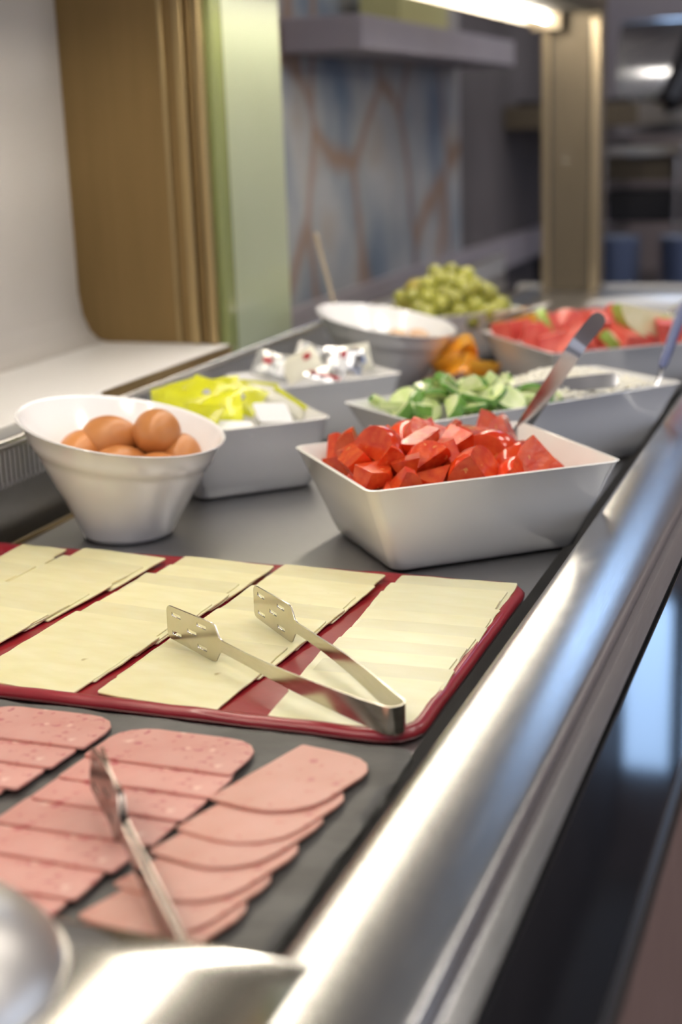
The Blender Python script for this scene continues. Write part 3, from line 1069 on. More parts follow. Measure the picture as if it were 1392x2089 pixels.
make_tongs('open slotted steel tongs lying on the cheese slices', (-0.2745, 0.803, 0.0095), radians(143.2), radians(17.6),
           tilt=radians(-1.6), arm=0.174)
make_tongs('closed steel tongs lying on the ham seen edge on', (-0.2735, 0.504, 0.0090), radians(131.2), radians(1.0),
           tilt=radians(-4.0), roll=radians(6), arm=0.135, R=0.0010, ma=HAMREFL)

# ================================================================== eggs
egg_prof = []
for i in range(25):
    t = pi * i / 24
    r = 0.0222 * sin(t) * (1 + 0.10 * cos(t))
    egg_prof.append((max(1e-4, r), -0.0285 * cos(t)))
egg0 = MB().lathe(egg_prof, 36).build('brown_egg', EGG)
eggs = [((-0.6572, 1.2286, 0.1000), (78, 0, 22), 'large brown egg on top, end towards the viewer'),
        ((-0.7075, 1.2240, 0.0925), (86, 8, 100), 'brown egg lying left of the topmost egg'),
        ((-0.7310, 1.2080, 0.0800), (84, 0, 4), 'brown egg barely showing at the left rim of the bowl'),
        ((-0.6830, 1.1950, 0.0690), (80, 0, 120), 'brown egg mostly hidden below the two upper eggs'),
        ((-0.6400, 1.2390, 0.0740), (84, 0, 32), 'brown egg half hidden right of the topmost egg'),
        ((-0.6430, 1.1960, 0.0640), (84, 0, 165), 'brown egg peeking over the front rim'),
        ((-0.690, 1.252, 0.060), (85, 0, 30), 'brown egg deep at the back of the bowl'),
        ((-0.672, 1.205, 0.034), (85, 0, 75), 'brown egg at the bottom of the bowl')]
for i, (p, r, lab) in enumerate(eggs):
    o = egg0 if i == 0 else egg0.copy()
    if i:
        COL.objects.link(o)
    o.location = p
    o.rotation_euler = [radians(v) for v in r]
    o.scale = (1.08, 1.08, 1.08)
    tag(o, lab, 'egg', 'eggs in the oblique bowl')


# ================================================================== cut fruit and vegetables
def wedge_mesh(name, rx, ry, rz, cuts, mats, seg=20):
    """ellipsoid trimmed by planes: skin keeps slot 0, the cut faces take slot 1"""
    bm = bmesh.new()
    bmesh.ops.create_uvsphere(bm, u_segments=seg, v_segments=seg // 2 + 2, radius=1.0)
    bmesh.ops.scale(bm, vec=(rx, ry, rz), verts=bm.verts)
    for f in bm.faces:
        f.smooth = True
    for co, no in cuts:
        g = bm.verts[:] + bm.edges[:] + bm.faces[:]
        res = bmesh.ops.bisect_plane(bm, geom=g, plane_co=co, plane_no=no, clear_outer=True)
        edges = [e for e in bm.edges if e.is_boundary]
        if edges:
            r = bmesh.ops.contextual_create(bm, geom=edges)
            for f in r['faces']:
                f.material_index = 1
                f.smooth = False
    # centre on its own bounds
    c = sum((v.co for v in bm.verts), Vector()) / max(1, len(bm.verts))
    mn = Vector([min(v.co[i] for v in bm.verts) for i in range(3)])
    mx = Vector([max(v.co[i] for v in bm.verts) for i in range(3)])
    bmesh.ops.translate(bm, vec=-(mn + mx) / 2, verts=bm.verts)
    bmesh.ops.recalc_face_normals(bm, faces=bm.faces)
    for e in bm.edges:
        if len(e.link_faces) == 2 and e.calc_face_angle(0) > radians(35):
            e.smooth = False
    me = bpy.data.meshes.new(name)
    bm.to_mesh(me)
    bm.free()
    for m in mats:
        me.materials.append(m)
    return me


V = Vector
TM = [TOM_SKIN, TOM_FLESH]
def tomato(seed):
    """a rough block cut from a tomato: one skin side, several flat cuts"""
    r = random.Random(seed)
    R = r.uniform(.029, .034)
    cuts = [(V((r.uniform(-.006, .004), 0, 0)), V((1, r.uniform(-.35, .35), r.uniform(-.3, .3)))),
            (V((0, r.uniform(.008, .018), 0)), V((r.uniform(-.45, .25), 1, r.uniform(-.3, .3)))),
            (V((0, -r.uniform(.004, .013), 0)), V((r.uniform(-.3, .3), -1, r.uniform(-.35, .35))))]
    if seed % 2:
        cuts.append((V((0, 0, r.uniform(.006, .014))), V((r.uniform(-.3, .3), r.uniform(-.3, .3), 1))))
    if seed % 4 == 1:
        cuts.append((V((0, 0, -r.uniform(.006, .013))), V((r.uniform(-.4, .2), r.uniform(-.3, .3), -1))))
    return wedge_mesh('tomato_chunk', R, R * .97, R * .86, cuts, TM, 24)


tomato_meshes = [tomato(k) for k in range(1, 12)]


def place(me, name, base, th, u, v, z, rot, lab, cat, grp, sc=1.0):
    th = radians(th)
    o = link(name, me)
    o.location = (base[0] + u * cos(th) - v * sin(th), base[1] + u * sin(th) + v * cos(th), z)
    o.rotation_euler = rot
    o.scale = (sc, sc, sc)
    return tag(o, lab, cat, grp)


def heap(meshes, name, B, n, mind, zfun, lab, cat, grp, seed, ulim, vlim, sc=(0.9, 1.1), flat=False, margin=0.023):
    rnd = random.Random(seed)
    pts = []
    tries = 0
    while len(pts) < n and tries < 20000:
        tries += 1
        u = rnd.uniform(*ulim)
        v = rnd.uniform(*vlim)
        if all((u - a) ** 2 + (v - b) ** 2 > mind ** 2 for a, b in pts):
            pts.append((u, v))
    for i, (u, v) in enumerate(pts):
        rot = (rnd.uniform(0, 6.3), rnd.uniform(0, 6.3), rnd.uniform(0, 6.3))
        if flat:
            rot = (rnd.gauss(0, .55), rnd.gauss(0, .55), rnd.uniform(0, 6.3))
        z = zfun(u, v) + rnd.uniform(-.004, .004)
        k = 0.74 + 0.26 * min(z, B['h']) / B['h']          # stay inside the sloping walls
        mu, mv = B['a'] * k - margin, B['b'] * k - margin
        u, v = max(-mu, min(mu, u)), max(-mv, min(mv, v))
        place(rnd.choice(meshes), name, (B['cx'], B['cy']), B['th'], u, v, z, rot, lab, cat, grp, rnd.uniform(*sc))
    return pts


TL = 'glossy red tomato chunk in the heap'
TG = 'tomato chunks in the square bowl'
def tz_top(u, v):
    # higher on the far left, sinking towards the rail
    return 0.084 - 0.10 * max(0, u) + 0.012 * max(0, 1 - (u + .05) ** 2 / .004 - v * v / .006) - 0.25 * max(0, abs(v) - .06)
heap(tomato_meshes, 'tomato_chunk', TB, 16, 0.034, lambda u, v: 0.036, TL, 'tomato', TG, 3, (-.075, .06), (-.055, .055), margin=.030)
heap(tomato_meshes, 'tomato_chunk', TB, 26, 0.025, lambda u, v: 0.064 - .10 * max(0, u), TL, 'tomato', TG, 4, (-.098, .078), (-.076, .074), (.85, 1.05), margin=.029)
heap(tomato_meshes, 'tomato_chunk', TB, 34, 0.0225, tz_top, TL, 'tomato', TG, 11, (-.104, .078), (-.082, .078), (.85, 1.1), margin=.025)

# cucumber rounds and halves
def disc_mesh(name, r, t, half, mats):
    n = 24
    m = MB()
    ang = pi if half else 2 * pi
    k = n // 2 + 1 if half else n
    ring = [(r * cos(ang * i / (n // 2 if half else n)), r * sin(ang * i / (n // 2 if half else n))) for i in range(k)]
    e = 0.0012
    lo = [(x * (1 - e / r), y * (1 - e / r), -t / 2) for x, y in ring]
    l1 = [(x, y, -t / 2 + e) for x, y in ring]
    l2 = [(x, y, t / 2 - e) for x, y in ring]
    hi = [(x * (1 - e / r), y * (1 - e / r), t / 2) for x, y in ring]
    m.loft([lo, l1, l2, hi], False, False, 0, True, closed=not half)
    m.add(lo, [tuple(reversed(range(k)))], 1)
    m.add(hi, [tuple(range(k))], 1)
    if half:
        m.add([lo[0], lo[-1], l1[-1], l2[-1], hi[-1], hi[0], l2[0], l1[0]], [(0, 1, 2, 3, 4, 5, 6, 7)], 1)
    o = m.build(name, mats, autosmooth=40)
    me = o.data
    bpy.data.objects.remove(o)
    return me


CM = [CUC_SKIN, CUC_FLESH]
cuc_meshes = [disc_mesh('cucumber_slice', .0195, .0065, False, CM), disc_mesh('cucumber_slice', .0200, .0060, False, CM), disc_mesh('cucumber_slice', .018, .009, True, CM),
              disc_mesh('cucumber_slice', .0185, .0065, False, CM), disc_mesh('cucumber_slice', .020, .012, True, CM)]
CL, CG = 'pale green cucumber slice with dark peel in the heap', 'cucumber slices in the long dish'
def cz(u, v):
    return 0.084 + 0.016 * max(0, 1 - (u + .075) ** 2 / .0045 - v * v / .004) - .10 * max(0, u + .01)
heap(cuc_meshes, 'cucumber_slice', CB, 26, 0.022, lambda u, v: 0.058, CL, 'cucumber', CG, 21, (-.150, .03), (-.052, .052), flat=True)
heap(cuc_meshes, 'cucumber_slice', CB, 40, 0.0175, cz, CL, 'cucumber', CG, 22, (-.152, .02), (-.055, .055), flat=True)


def cottage():
    m = MB()
    rnd = random.Random(5)
    th = radians(CB['th'])
    n = 26
    grid = []
    for j in range(n + 1):
        for i in range(n + 1):
            u = 0.005 + (0.160 - .005) * i / n
            v = -0.062 + 0.124 * j / n
            z = 0.084 + 0.018 * max(0, 1 - (u - .07) ** 2 / .006 - v * v / .004) + 0.004 * noise.noise(Vector((u * 90, v * 90, 0)))
            grid.append((u, v, z))
    fs = [(j * (n + 1) + i, j * (n + 1) + i + 1, (j + 1) * (n + 1) + i + 1, (j + 1) * (n + 1) + i) for j in range(n) for i in range(n)]
    m.add(grid, fs, 0, True)
    bm = bmesh.new()
    bmesh.ops.create_icosphere(bm, subdivisions=1, radius=1)
    bv = [v.co.copy() for v in bm.verts]
    bf = [tuple(v.index for v in f.verts) for f in bm.faces]
    bm.free()
    for k in range(620):
        u = rnd.uniform(.006, .158)
        v = rnd.uniform(-.060, .060)
        z = 0.085 + 0.018 * max(0, 1 - (u - .07) ** 2 / .006 - v * v / .004)
        r = rnd.uniform(.0022, .0042)
        sq = rnd.uniform(.6, 1.1)
        m.add([(u + p.x * r * 1.2, v + p.y * r, z + p.z * r * sq) for p in bv], bf, 0, True)
    o = m.build('cottage_cheese', CURD, None, (CB['cx'], CB['cy'], 0), (0, 0, th), autosmooth=80)
    tag(o, 'crumbly white cottage cheese filling the right half of the long dish', 'cottage cheese', kind='stuff')


cottage()

# watermelon
MM = [MELON, MELON]
melon_meshes = [
    wedge_mesh('watermelon_chunk', .05, .05, .05, [(V((0, 0, 0)), V((1, 0, 0))), (V((0, 0, 0)), V((0, 1, .3))), (V((0, 0, -.012)), V((0, 0, -1))), (V((-.034, 0, 0)), V((-1, 0, .2)))], MM, 16),
    wedge_mesh('watermelon_chunk', .05, .05, .05, [(V((.004, 0, 0)), V((1, .2, 0))), (V((0, .016, 0)), V((0, 1, .2))), (V((0, -.018, 0)), V((0, -1, 0))), (V((0, 0, .014)), V((0, 0, 1))), (V((0, 0, -.018)), V((.2, 0, -1)))], MM, 16),
]
rind_mesh = wedge_mesh('melon_piece', .05, .05, .05, [(V((0, .012, 0)), V((0, 1, 0))), (V((0, -.012, 0)), V((0, -1, 0))), (V((0, 0, .010)), V((0, 0, -1)))], [MELON_GREEN, MELON_PALE], 20)
ML, MG = 'red watermelon chunk in the far square bowl', 'watermelon chunks'
heap(melon_meshes, 'watermelon_chunk', WB, 10, 0.045, lambda u, v: 0.052, ML, 'watermelon', MG, 31, (-.08, .08), (-.08, .08), margin=.034)
heap(melon_meshes, 'watermelon_chunk', WB, 17, 0.036, lambda u, v: 0.088, ML, 'watermelon', MG, 33, (-.095, .09), (-.095, .09), (.75, .95), margin=.03)
place(rind_mesh, 'green_melon_piece', (WB['cx'], WB['cy']), WB['th'], .040, -.070, .106, (2.9, .25, .7), 'bright green melon wedge among the watermelon chunks, nearest the rail', 'melon', None, 1.0)
place(rind_mesh, 'green_melon_piece', (WB['cx'], WB['cy']), WB['th'], .085, -.055, .094, (1.2, .5, 1.9), 'pale green melon wedge behind the brighter one', 'melon', None, .8)
place(rind_mesh, 'pale_melon_piece', (WB['cx'], WB['cy']), WB['th'], -.060, .03, .098, (1.6, 1.2, .4), 'pale yellow melon piece standing among red chunks', 'melon', None, .55)
place(rind_mesh, 'pale_melon_piece', (WB['cx'], WB['cy']), WB['th'], -.015, -.09, .088, (2.4, .3, 1.4), 'pale melon piece at the front edge behind the spoon handle', 'melon', None, .6)

# grapes
gm = []
for ma in (GRAPE, GRAPE_B):
    pr = [(max(1e-4, .0140 * sin(pi * i / 12)), -.0158 * cos(pi * i / 12)) for i in range(13)]
    o = MB().lathe(pr, 16).build('grape', ma)
    gm.append(o.data)
    bpy.data.objects.remove(o)
rnd = random.Random(9)
gpts = []
tries = 0
while len(gpts) < 95 and tries < 60000:
    tries += 1
    a = rnd.uniform(0, 2 * pi)
    q = sqrt(rnd.random())
    x, y = 0.098 * q * cos(a), 0.085 * q * sin(a)
    zt = 0.082 + 0.066 * max(0, 1 - q * q)
    z = rnd.uniform(max(.06, zt - .035), zt)
    p = V((x, y, z))
    if all((p - g).length > 0.0215 for g in gpts):
        gpts.append(p)
for p in gpts:
    o = link('grape', gm[1] if (p.x < -.045 and rnd.random() < .8) else gm[0])
    o.location = (-0.672 + p.x, 2.325 + p.y, p.z)
    o.rotation_euler = (rnd.uniform(0, 3), rnd.uniform(0, 3), 0)
    tag(o, 'plump yellow green grape in the piled bunch', 'grape', 'grapes in the far bowl')

# dried fruit and orange segments in the black dish
pr = [(max(1e-4, .0095 * sin(pi * i / 10) * (1 + .15 * sin(i * 2.1))), -.014 * cos(pi * i / 10)) for i in range(11)]
o = MB().lathe(pr, 12).build('dried_fruit', DATE)
dm = o.data
bpy.data.objects.remove(o)
for i in range(22):
    a = rnd.uniform(pi * .85, pi * 2.05)
    q = rnd.uniform(.2, 1) * .050
    o = link('dried_fruit', dm)
    o.location = (DD[0] + q * cos(a), DD[1] + q * sin(a), .020 + .012 * rnd.random() + .012 * (1 - q / .05))
    o.rotation_euler = (rnd.uniform(1, 2.2), rnd.uniform(-.5, .5), rnd.uniform(0, 6))
    tag(o, 'wrinkled dark brown dried fruit in the black dish', 'dried fruit', 'dried fruit in the black dish')
om = wedge_mesh('orange_segment', .041, .041, .041, [(V((0, 0, 0)), V((1, 0, 0))), (V((0, 0, 0)), V((-.5, 1, 0)))], [ORANGE, ORANGE], 18)
orange_spots = [(-.028, .036, .046, (1.2, .2, .4), 'leftmost orange wedge in the black dish'), (.008, .034, .060, (.4, 1.1, 2.2), 'orange wedge on top of the pile in the black dish'),
                (.044, .026, .046, (1.8, .4, 3.3), 'orange wedge at the right rim of the black dish'), (-.008, .052, .072, (2.4, .9, 5.0), 'orange wedge at the back of the black dish'),
                (.018, .008, .040, (1.0, 2.0, 1.0), 'orange wedge lying in front of the others')]
for x, y, z, r, lab in orange_spots:
    o = link('orange_segment', om)
    o.location = (DD[0] + x, DD[1] + y, z)
    o.rotation_euler = r
    tag(o, lab, 'orange')
# more orange behind the watermelon bowl
for i, (x, y, z) in enumerate([(-.545, 2.20, .030), (-.505, 2.24, .034), (-.470, 2.29, .030), (-.52, 2.27, .055)]):
    o = link('orange_segment', om)
    o.location = (x, y, z + .02)
    o.rotation_euler = (1.1 + i, .6 * i, 2.1 * i)
    tag(o, 'orange wedge piled on the counter dish behind the watermelon bowl', 'orange', 'orange wedges behind the watermelon')
o = MB().lathe([(0.0001, 0.0), (0.05, 0.0), (0.056, 0.004), (0.075, 0.026), (0.073, 0.027), (0.052, 0.007), (0.0001, 0.006)], 40).build(
    'dark_dish', DARKM, None, (-0.508, 2.262, 0.0003))
tag(o, 'black round dish of orange wedges behind the watermelon bowl', 'dish')
# berries
bmh = [(max(1e-4, .011 * sin(pi * i / 10)), -.011 * cos(pi * i / 10)) for i in range(11)]
o = MB().lathe(bmh, 14).build('berry', BERRY)
bme = o.data
bpy.data.objects.remove(o)
o = MB().lathe([(0.0001, 0.0), (0.035, 0.0), (0.04, 0.004), (0.058, 0.040), (0.056, 0.040), (0.037, 0.006), (0.0001, 0.005)], 40).build(
    'small_bowl', DARKM, None, (-0.455, 2.52, 0.0003))
tag(o, 'small dark bowl of red berries behind the watermelon bowl', 'bowl')
for i in range(16):
    a = rnd.uniform(0, 6.28)
    q = .036 * sqrt(rnd.random())
    o = link('berry', bme)
    o.location = (-.455 + q * cos(a), 2.52 + q * sin(a), .038 + .022 * (1 - q / .036) + .004 * rnd.random())
    tag(o, 'round dark red berry in the small dark bowl', 'berry', 'berries in the small bowl')

# cream and pale pieces in the second oblique bowl
o = MB().lathe([(0.0001, .082), (.04, .0815), (.076, .080)], 40).build('cream_filling', YOGURT, None, (-0.6653, 1.975, 0.0))
tag(o, 'thick white cream inside the second oblique bowl', 'cream')
pp = [(max(1e-4, .016 * sin(pi * i / 10)), -.010 * cos(pi * i / 10)) for i in range(11)]
o = MB().lathe(pp, 16).build('fruit_piece', PEACH)
pme = o.data
bpy.data.objects.remove(o)
for i, (x, y, lab) in enumerate([(-.655, 1.99, 'pale peach piece floating left in the white cream'), (-.622, 1.995, 'pale peach piece floating right in the white cream'),
                                 (-.640, 1.955, 'pale peach piece nearest the front of the white cream')]):
    o = link('fruit_piece', pme)
    o.location = (x, y, .086)
    o.rotation_euler = (.2, .1 * i, i)
    tag(o, lab, 'fruit')


# ================================================================== portion packets
def pillow(w, h, t, seed=0, wob=.0015):
    m = MB()
    n = 8
    top, bot = [], []
    for j in range(n + 1):
        for i in range(n + 1):
            u, v = -1 + 2 * i / n, -1 + 2 * j / n
            k = max(0, (1 - u ** 4) * (1 - v ** 4))
            wz = wob * noise.noise(V((u * 1.7, v * 1.7, seed * 3.3)))
            x, y = w / 2 * u + .3 * wz, h / 2 * v
            top.append((x, y, t / 2 * k + wz + .0002))
            bot.append((x, y, -t / 2 * k + wz - .0002))
    fs = [(j * (n + 1) + i, j * (n + 1) + i + 1, (j + 1) * (n + 1) + i + 1, (j + 1) * (n + 1) + i) for j in range(n) for i in range(n)]
    m.add(top, fs, 0, True)
    m.add(bot, [tuple(reversed(f)) for f in fs], 0, True)
    return m


def packet(name, lab, B, u, v, z, rot, w, h, t, ma, seed, marks=(), grp=None, cat='packet'):
    th = radians(B['th'])
    r = empty(name, (B['cx'] + u * cos(th) - v * sin(th), B['cy'] + u * sin(th) + v * cos(th), z))
    r.rotation_euler = rot
    tag(r, lab, cat, grp)
    pillow(w, h, t, seed).build('wrapper', ma, r, autosmooth=60)
    for (mx, my, mw, mh, mm) in marks:
        q = MB()
        zt = t / 2 * max(0, (1 - (2 * mx / w) ** 4) * (1 - (2 * my / h) ** 4)) + .0006
        q.lathe([(1e-4, .0006), (.5, .0005), (.52, 0)], 12) if mw == mh else q.box(-.5, .5, -.5, .5, 0, .0006)
        o = q.build('printed_mark', mm, r, loc=(mx, my, zt))
        o.scale = (mw, mh, 1)
    return r


dots = ((.004, -.003, .009, .009, GREYPRINT), (.004, -.003, .006, .006, WHITEP))
yl = [(-.052, .050, .094, (.75, -.25, .35), 'bright yellow foil packet at the left end of the small dish'),
      (-.026, .018, .102, (.55, .2, -.15), 'bright yellow foil packet with white dots on top of the pile'),
      (-.056, .002, .090, (.8, .1, .1), 'bright yellow foil packet nearest the egg bowl'),
      (.000, .056, .092, (.8, -.1, .5), 'bright yellow foil packet at the back of the dish'),
      (-.026, -.022, .089, (.7, -.2, .3), 'bright yellow foil packet in front of the dotted one'),
      (.012, .014, .094, (.6, .3, .0), 'bright yellow foil packet in the middle of the pile'),
      (-.056, -.042, .084, (.8, .0, -.2), 'bright yellow foil packet tucked at the near corner')]
for i, (u, v, z, r, lab) in enumerate(yl):
    packet('foil_packet', lab, YB, u, v, z, r, .056, .044, .010, YFOIL, i, dots, 'yellow foil packets')
packet('foil_packet', 'cream and yellow wrapped packet beside the yellow foil ones', YB, .044, .040, .092, (.7, .15, .35), .048, .030, .012, CREAMFOIL, 8,
       ((0, .010, .044, .004, YFOIL),), 'yellow foil packets')
packet('foil_packet', 'yellow striped packet leaning at the right corner of the dish', YB, .064, -.006, .085, (.6, .6, .2), .046, .024, .008, CREAMFOIL, 9,
       ((0, .004, .046, .006, YFOIL),), 'yellow foil packets')


def cup(lab, B, u, v, z, rot):
    th = radians(B['th'])
    r = empty('portion_cup', (B['cx'] + u * cos(th) - v * sin(th), B['cy'] + u * sin(th) + v * cos(th), z))
    r.rotation_euler = rot
    tag(r, lab, 'cup', 'portion cups')
    MB().loft([[(x, y, zz) for x, y in rrect(a, b, .004, 4)] for a, b, zz in ((.013, .009, 0), (.015, .011, .002), (.017, .013, .014), (.019, .015, .0145))]).build(
        'tub', WHITEP, r, autosmooth=50)
    MB().loft([[(x, y, zz) for x, y in rrect(.020, .016, .004, 4)] for zz in (.0146, .0152)]).build('foil_lid', SILVER if B is PB else WHITEP, r, autosmooth=50)
    return r


cup('white portion tub lying on its side in the yellow packet dish', YB, .030, -.034, .071, (.55, .1, .75))
cup('white portion tub at the front corner of the yellow packet dish', YB, -.022, -.060, .062, (.3, .1, .5))
# silver and clear packets with red print
pk = [(-.050, .010, .094, (1.0, .3, .2), CLEARP, 'crumpled clear sachet with red print at the left', ((-.008, .004, .012, .008, REDPRINT), (.012, -.004, .010, .016, WHITEP))),
      (-.022, -.015, .096, (.9, -.5, .4), CREAMFOIL, 'white paper sachet leaning left of the silver one', ((.012, .004, .010, .008, REDPRINT),)),
      (.004, -.030, .084, (.4, .3, .3), SILVER, 'shiny silver sachet with a dark red stripe', ((0, -.010, .040, .006, REDPRINT),)),
      (.012, .018, .096, (1.1, .4, .3), CLEARP, 'clear sachet standing at the back of the packet dish', ((0, .004, .014, .010, WHITEP), (-.014, .0, .006, .012, REDPRINT))),
      (.040, -.012, .094, (1.1, .1, .3), SILVER, 'silver sachet with a red tab and white label', ((0, .008, .008, .010, REDPRINT), (0, -.006, .012, .016, WHITEP))),
      (.066, .010, .092, (1.1, -.1, .6), CREAMFOIL, 'white sachet with red and blue print at the right', ((-.006, .002, .008, .018, BLUEPRINT), (.004, .004, .006, .016, REDPRINT), (.012, -.004, .006, .012, BLUEPRINT))),
      (-.030, .040, .088, (.8, .1, .4), CREAMFOIL, 'plain white sachet at the back left of the packet dish', ())]
for i, (u, v, z, r, ma, lab, marks) in enumerate(pk):
    packet('sachet', lab, PB, u, v, z, r, .050, .036, .008, ma, 20 + i, marks, 'sachets in the packet dish', 'sachet')


# ================================================================== cutlery
def spoon_handle(name, label, pts, widths, side, thick, ma=SPOON, bowl=None, bowl_dir=None):
    r = empty(name, pts[0])
    tag(r, label, 'spoon')
    P0 = V(pts[0])
    MB().band([V(p) - P0 for p in pts], widths, side, thick).build('handle', ma, r, autosmooth=40)
    if bowl:
        # spoon bowl: shallow dish at the lower end
        pr = [(1e-4, -.008), (.012, -.0065), (.021, -.002), (.024, .001), (.0232, .0012), (.020, -.001), (.011, -.0055), (1e-4, -.007)]
        o = MB().lathe(pr, 24).build('spoon_bowl', ma, r, loc=V(bowl) - P0, rot=bowl_dir or (0, 0, 0))
        o.scale = (1.35, 1, 1)
    return r


def poly(ps, n=8):
    out = []
    for i in range(len(ps) - 1):
        for j in range(n):
            out.append(tuple(V(ps[i]).lerp(V(ps[i + 1]), j / n)))
    out.append(ps[-1])
    return out


# serving spoon in the tomatoes: shaft rises to the right, end bent over
hp = poly([(-0.352, 1.375, 0.050), (-0.332, 1.412, 0.078), (-0.2742, 1.417, 0.1669)], 8) + [(-0.2718, 1.4195, 0.1704), (-0.2672, 1.4268, 0.1771),
                                                                                          (-0.2595, 1.4400, 0.1877), (-0.2574, 1.4446, 0.1908), (-0.2563, 1.4468, 0.1924)]
wd = [.011 + .006 * min(1, i / 14) for i in range(len(hp))]
wd[-3:] = [.0165, .0125, .005]
spoon_handle('serving_spoon', 'flat steel serving spoon handle rising from the tomatoes', hp, wd, (0.75, 0.28, -0.60), .0018, SPOON, (-0.362, 1.352, 0.047), (0, .4, .9))
# spoon lying across cucumber and cottage cheese
hp = poly([(-0.400, 1.560, 0.084), (-0.355, 1.574, 0.092), (-0.268, 1.590, 0.1000)], 7) + [(-0.264, 1.5908, 0.1000), (-0.262, 1.5912, 0.0999)]
wd = [.010 + .007 * min(1, i / 12) for i in range(len(hp))]
wd[-2:] = [.012, .006]
spoon_handle('serving_spoon', 'steel spoon with a rounded handle lying across the cucumber', hp, wd, (0.0, .45, .9), .0018, SPOON, (-0.425, 1.552, 0.080), (0, 0, .3))
# blue handled spoon in the cottage cheese
r = empty('serving_spoon', (-0.232, 1.650, 0.070))
tag(r, 'slate blue plastic handled spoon standing in the cottage cheese', 'spoon')
P0 = V((-0.232, 1.650, 0.070))
MB().tube([V(p) - P0 for p in ((-.236, 1.640, .068), (-.228, 1.667, .088), (-.2265, 1.686, .1005))], .0022, 10).build('shaft', SPOON, r)
MB().tube([V(p) - P0 for p in ((-.2272, 1.684, .099), (-.2262, 1.692, .1045), (-.2225, 1.783, .138), (-.2205, 1.822, .154), (-.220, 1.83, .157))], [.0035, .0058, .0066, .0064, .003], 14).build('grip', BLUEPL, r)
# thin spoon in the second oblique bowl
hp = poly([(-0.735, 1.995, 0.080), (-0.758, 2.016, 0.114), (-0.813, 2.083, 0.226)], 8) + [(-.8142, 2.085, .229), (-.8146, 2.0855, .2302)]
wd = [.003 + .003 * (i / 16) for i in range(len(hp))]
wd[-2:] = [.005, .002]
spoon_handle('long_spoon', 'thin long handled spoon standing in the second oblique bowl', hp, wd, (.8, .5, .1), .0016, BRONZE, (-0.722, 1.985, 0.078), (0, .5, 2.4))
# tongs beside the grapes
r = empty('fruit_tongs', (-0.52, 2.20, 0.07))
tag(r, 'slim dark tongs leaning over the oranges beside the grapes', 'tongs')
for dx in (-.006, .006):
    MB().band([V((-.045 + dx * .4, -.035, .006)), V((-.02 + dx, .0, .016)), V((.012 + dx * 1.2, .04, .024)), V((.035 + dx * .3, .075, .028))], [.006, .005, .006, .007],
              (.2, .1, 1), .0016).build('arm', SPOON, r)
# chrome knob-ended tongs in the watermelon
r = empty('fruit_tongs', (-0.265, 2.06, 0.10))
tag(r, 'steel tongs with a bright round end in the watermelon bowl', 'tongs')
for dx in (-.005, .005):
    MB().band([V((-.05 + dx * 3, -.05, -.01)), V((dx, .0, .015)), V((.030 + dx * .4, .05, .040))], [.012, .009, .010], (.8, -.5, .2), .0016).build('arm', SPOON, r)
MB().lathe([(max(1e-4, .010 * sin(pi * i / 10)), -.010 * cos(pi * i / 10)) for i in range(11)], 16).build('round_end', CHROME, r, loc=(.032, .054, .042))

# ================================================================== polished dome in the foreground
pr = []
Rd, zc = 0.084, 0.004
for i in range(22):
    t = (pi / 2) * (1 - i / 21)
    z = zc + Rd * sin(t)
    if z < 0.0465:
        break
    pr.append((max(1e-4, Rd * cos(t)), z))
r0 = pr[-1][0]
pr += [(r0 + .001, .0462), (r0 + .003, .0458), (r0 + .003, .0450), (r0, .0449)]
t = empty('dome_cover', (-0.369, 0.425, 0.0))
tag(t, 'polished steel dome cover in the near left corner', 'dome cover')
MB().lathe(pr, 64).build('dome', SATIN, t, autosmooth=50)


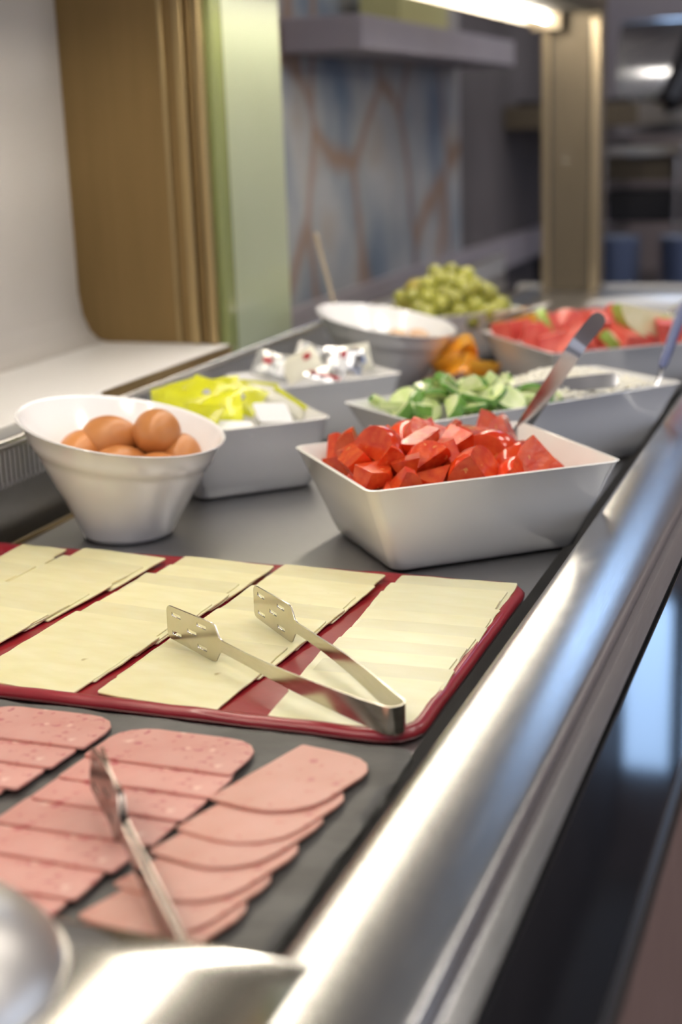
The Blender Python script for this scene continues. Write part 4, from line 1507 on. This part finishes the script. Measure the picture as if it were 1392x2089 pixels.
# ================================================================== far serving station
def far_station():
    r = empty('far_counter', (-0.6, 5.2, -0.9))
    tag(r, 'dark far counter carrying plates and warming trays', 'counter')
    bevel_obj(MB().box(-0.5, 1.6, -0.35, 0.5, 0.66, 0.705).build('top', DARKM, r), .004)
    MB().box(-0.48, 1.58, -0.30, 0.48, 0.0, 0.66).build('body', DARKWALL, r)
    # plate stacks
    pm = MB().lathe([(1e-4, 0), (.045, 0), (.050, .004), (.082, .020), (.083, .0215), (.080, .0215), (.050, .007), (1e-4, .006)], 28).build('plate', PLATEB)
    me = pm.data
    bpy.data.objects.remove(pm)
    for sx, sy, n, lab in ((-.835, 5.0, 14, 'blue grey plate in the stack right of the bronze post'), (-.615, 5.0, 14, 'blue grey plate in the stack at the right picture edge'),
                           (-1.05, 5.05, 13, 'blue grey plate in the stack left of the bronze post')):
        for k in range(n):
            o = link('plate', me)
            o.location = (sx, sy, -.1945 + .0125 * k)
            where = 'topmost' if k == n - 1 else ordinal(n - 1 - k) + ' from the top'
            tag(o, lab.replace(' plate in', ' plate, %s,  in' % where).replace(',  in', ', in'), 'plate', lab.replace('plate', 'plates'))
    # tower of small chrome cups left of the post
    cm = MB().lathe([(1e-4, 0), (.016, 0), (.024, .028), (.023, .028), (.015, .003), (1e-4, .003)], 20).build('cup', CHROME)
    ce = cm.data
    bpy.data.objects.remove(cm)
    for k in range(12):
        o = link('chrome_cup', ce)
        o.location = (-0.955, 4.62 + .06, -.1945 + .0225 * k)
        where = 'topmost' if k == 11 else ordinal(11 - k) + ' from the top'
        tag(o, 'small chrome cup, %s, in the slender tower left of the post' % where, 'cup', 'tower of chrome cups')
    # warming station: two tiers with an open roll top
    t = empty('chafing_dish', (-0.80, 5.35, -0.1945))
    tag(t, 'large steel warming station with a raised roll top lid', 'chafing dish')
    bevel_obj(MB().box(-.12, .42, -.10, .20, .215, .33).build('pan_body', DARKM, t), .01)
    bevel_obj(MB().box(-.14, .16, -.14, .20, .445, .49).build('tray', CHROME, t), .008)
    bevel_obj(MB().box(.20, .50, -.14, .20, .43, .475).build('tray', CHROME, t), .008)
    bevel_obj(MB().box(-.12, .14, -.10, .18, .36, .444).build('pan', BRONZE, t), .006)
    for x in (-.13, .13, .17, .45):
        MB().tube([(x, -.12, .0), (x, -.12, .15), (x, -.125, .44)], [.016, .011, .014], 12).build('leg', CHROME, t)
    loops = []
    for i in range(15):
        a = radians(-20 + 140 * i / 14)
        loops.append([(x, .10 - .30 * cos(a) * .5 + dx, .62 + .30 * sin(a)) for x, dx in ((-.10, 0), (-.10, .012), (.5, .012), (.5, 0))])
    MB().loft(loops, True, True).build('roll_top', CHROME, t, autosmooth=50)
    MB().tube([(.02, -.14, .58), (.12, -.20, .64), (.20, -.14, .86), (.24, -.10, 1.1)], [.03, .045, .05, .055], 14).build('hood_arm', DARKM, t)
    MB().tube([(-.12, -.02, .60), (0, -.03, .575), (.16, -.02, .60)], .022, 12).build('lid_handle', CHROME, t)


far_station()

bpy.context.view_layer.update()
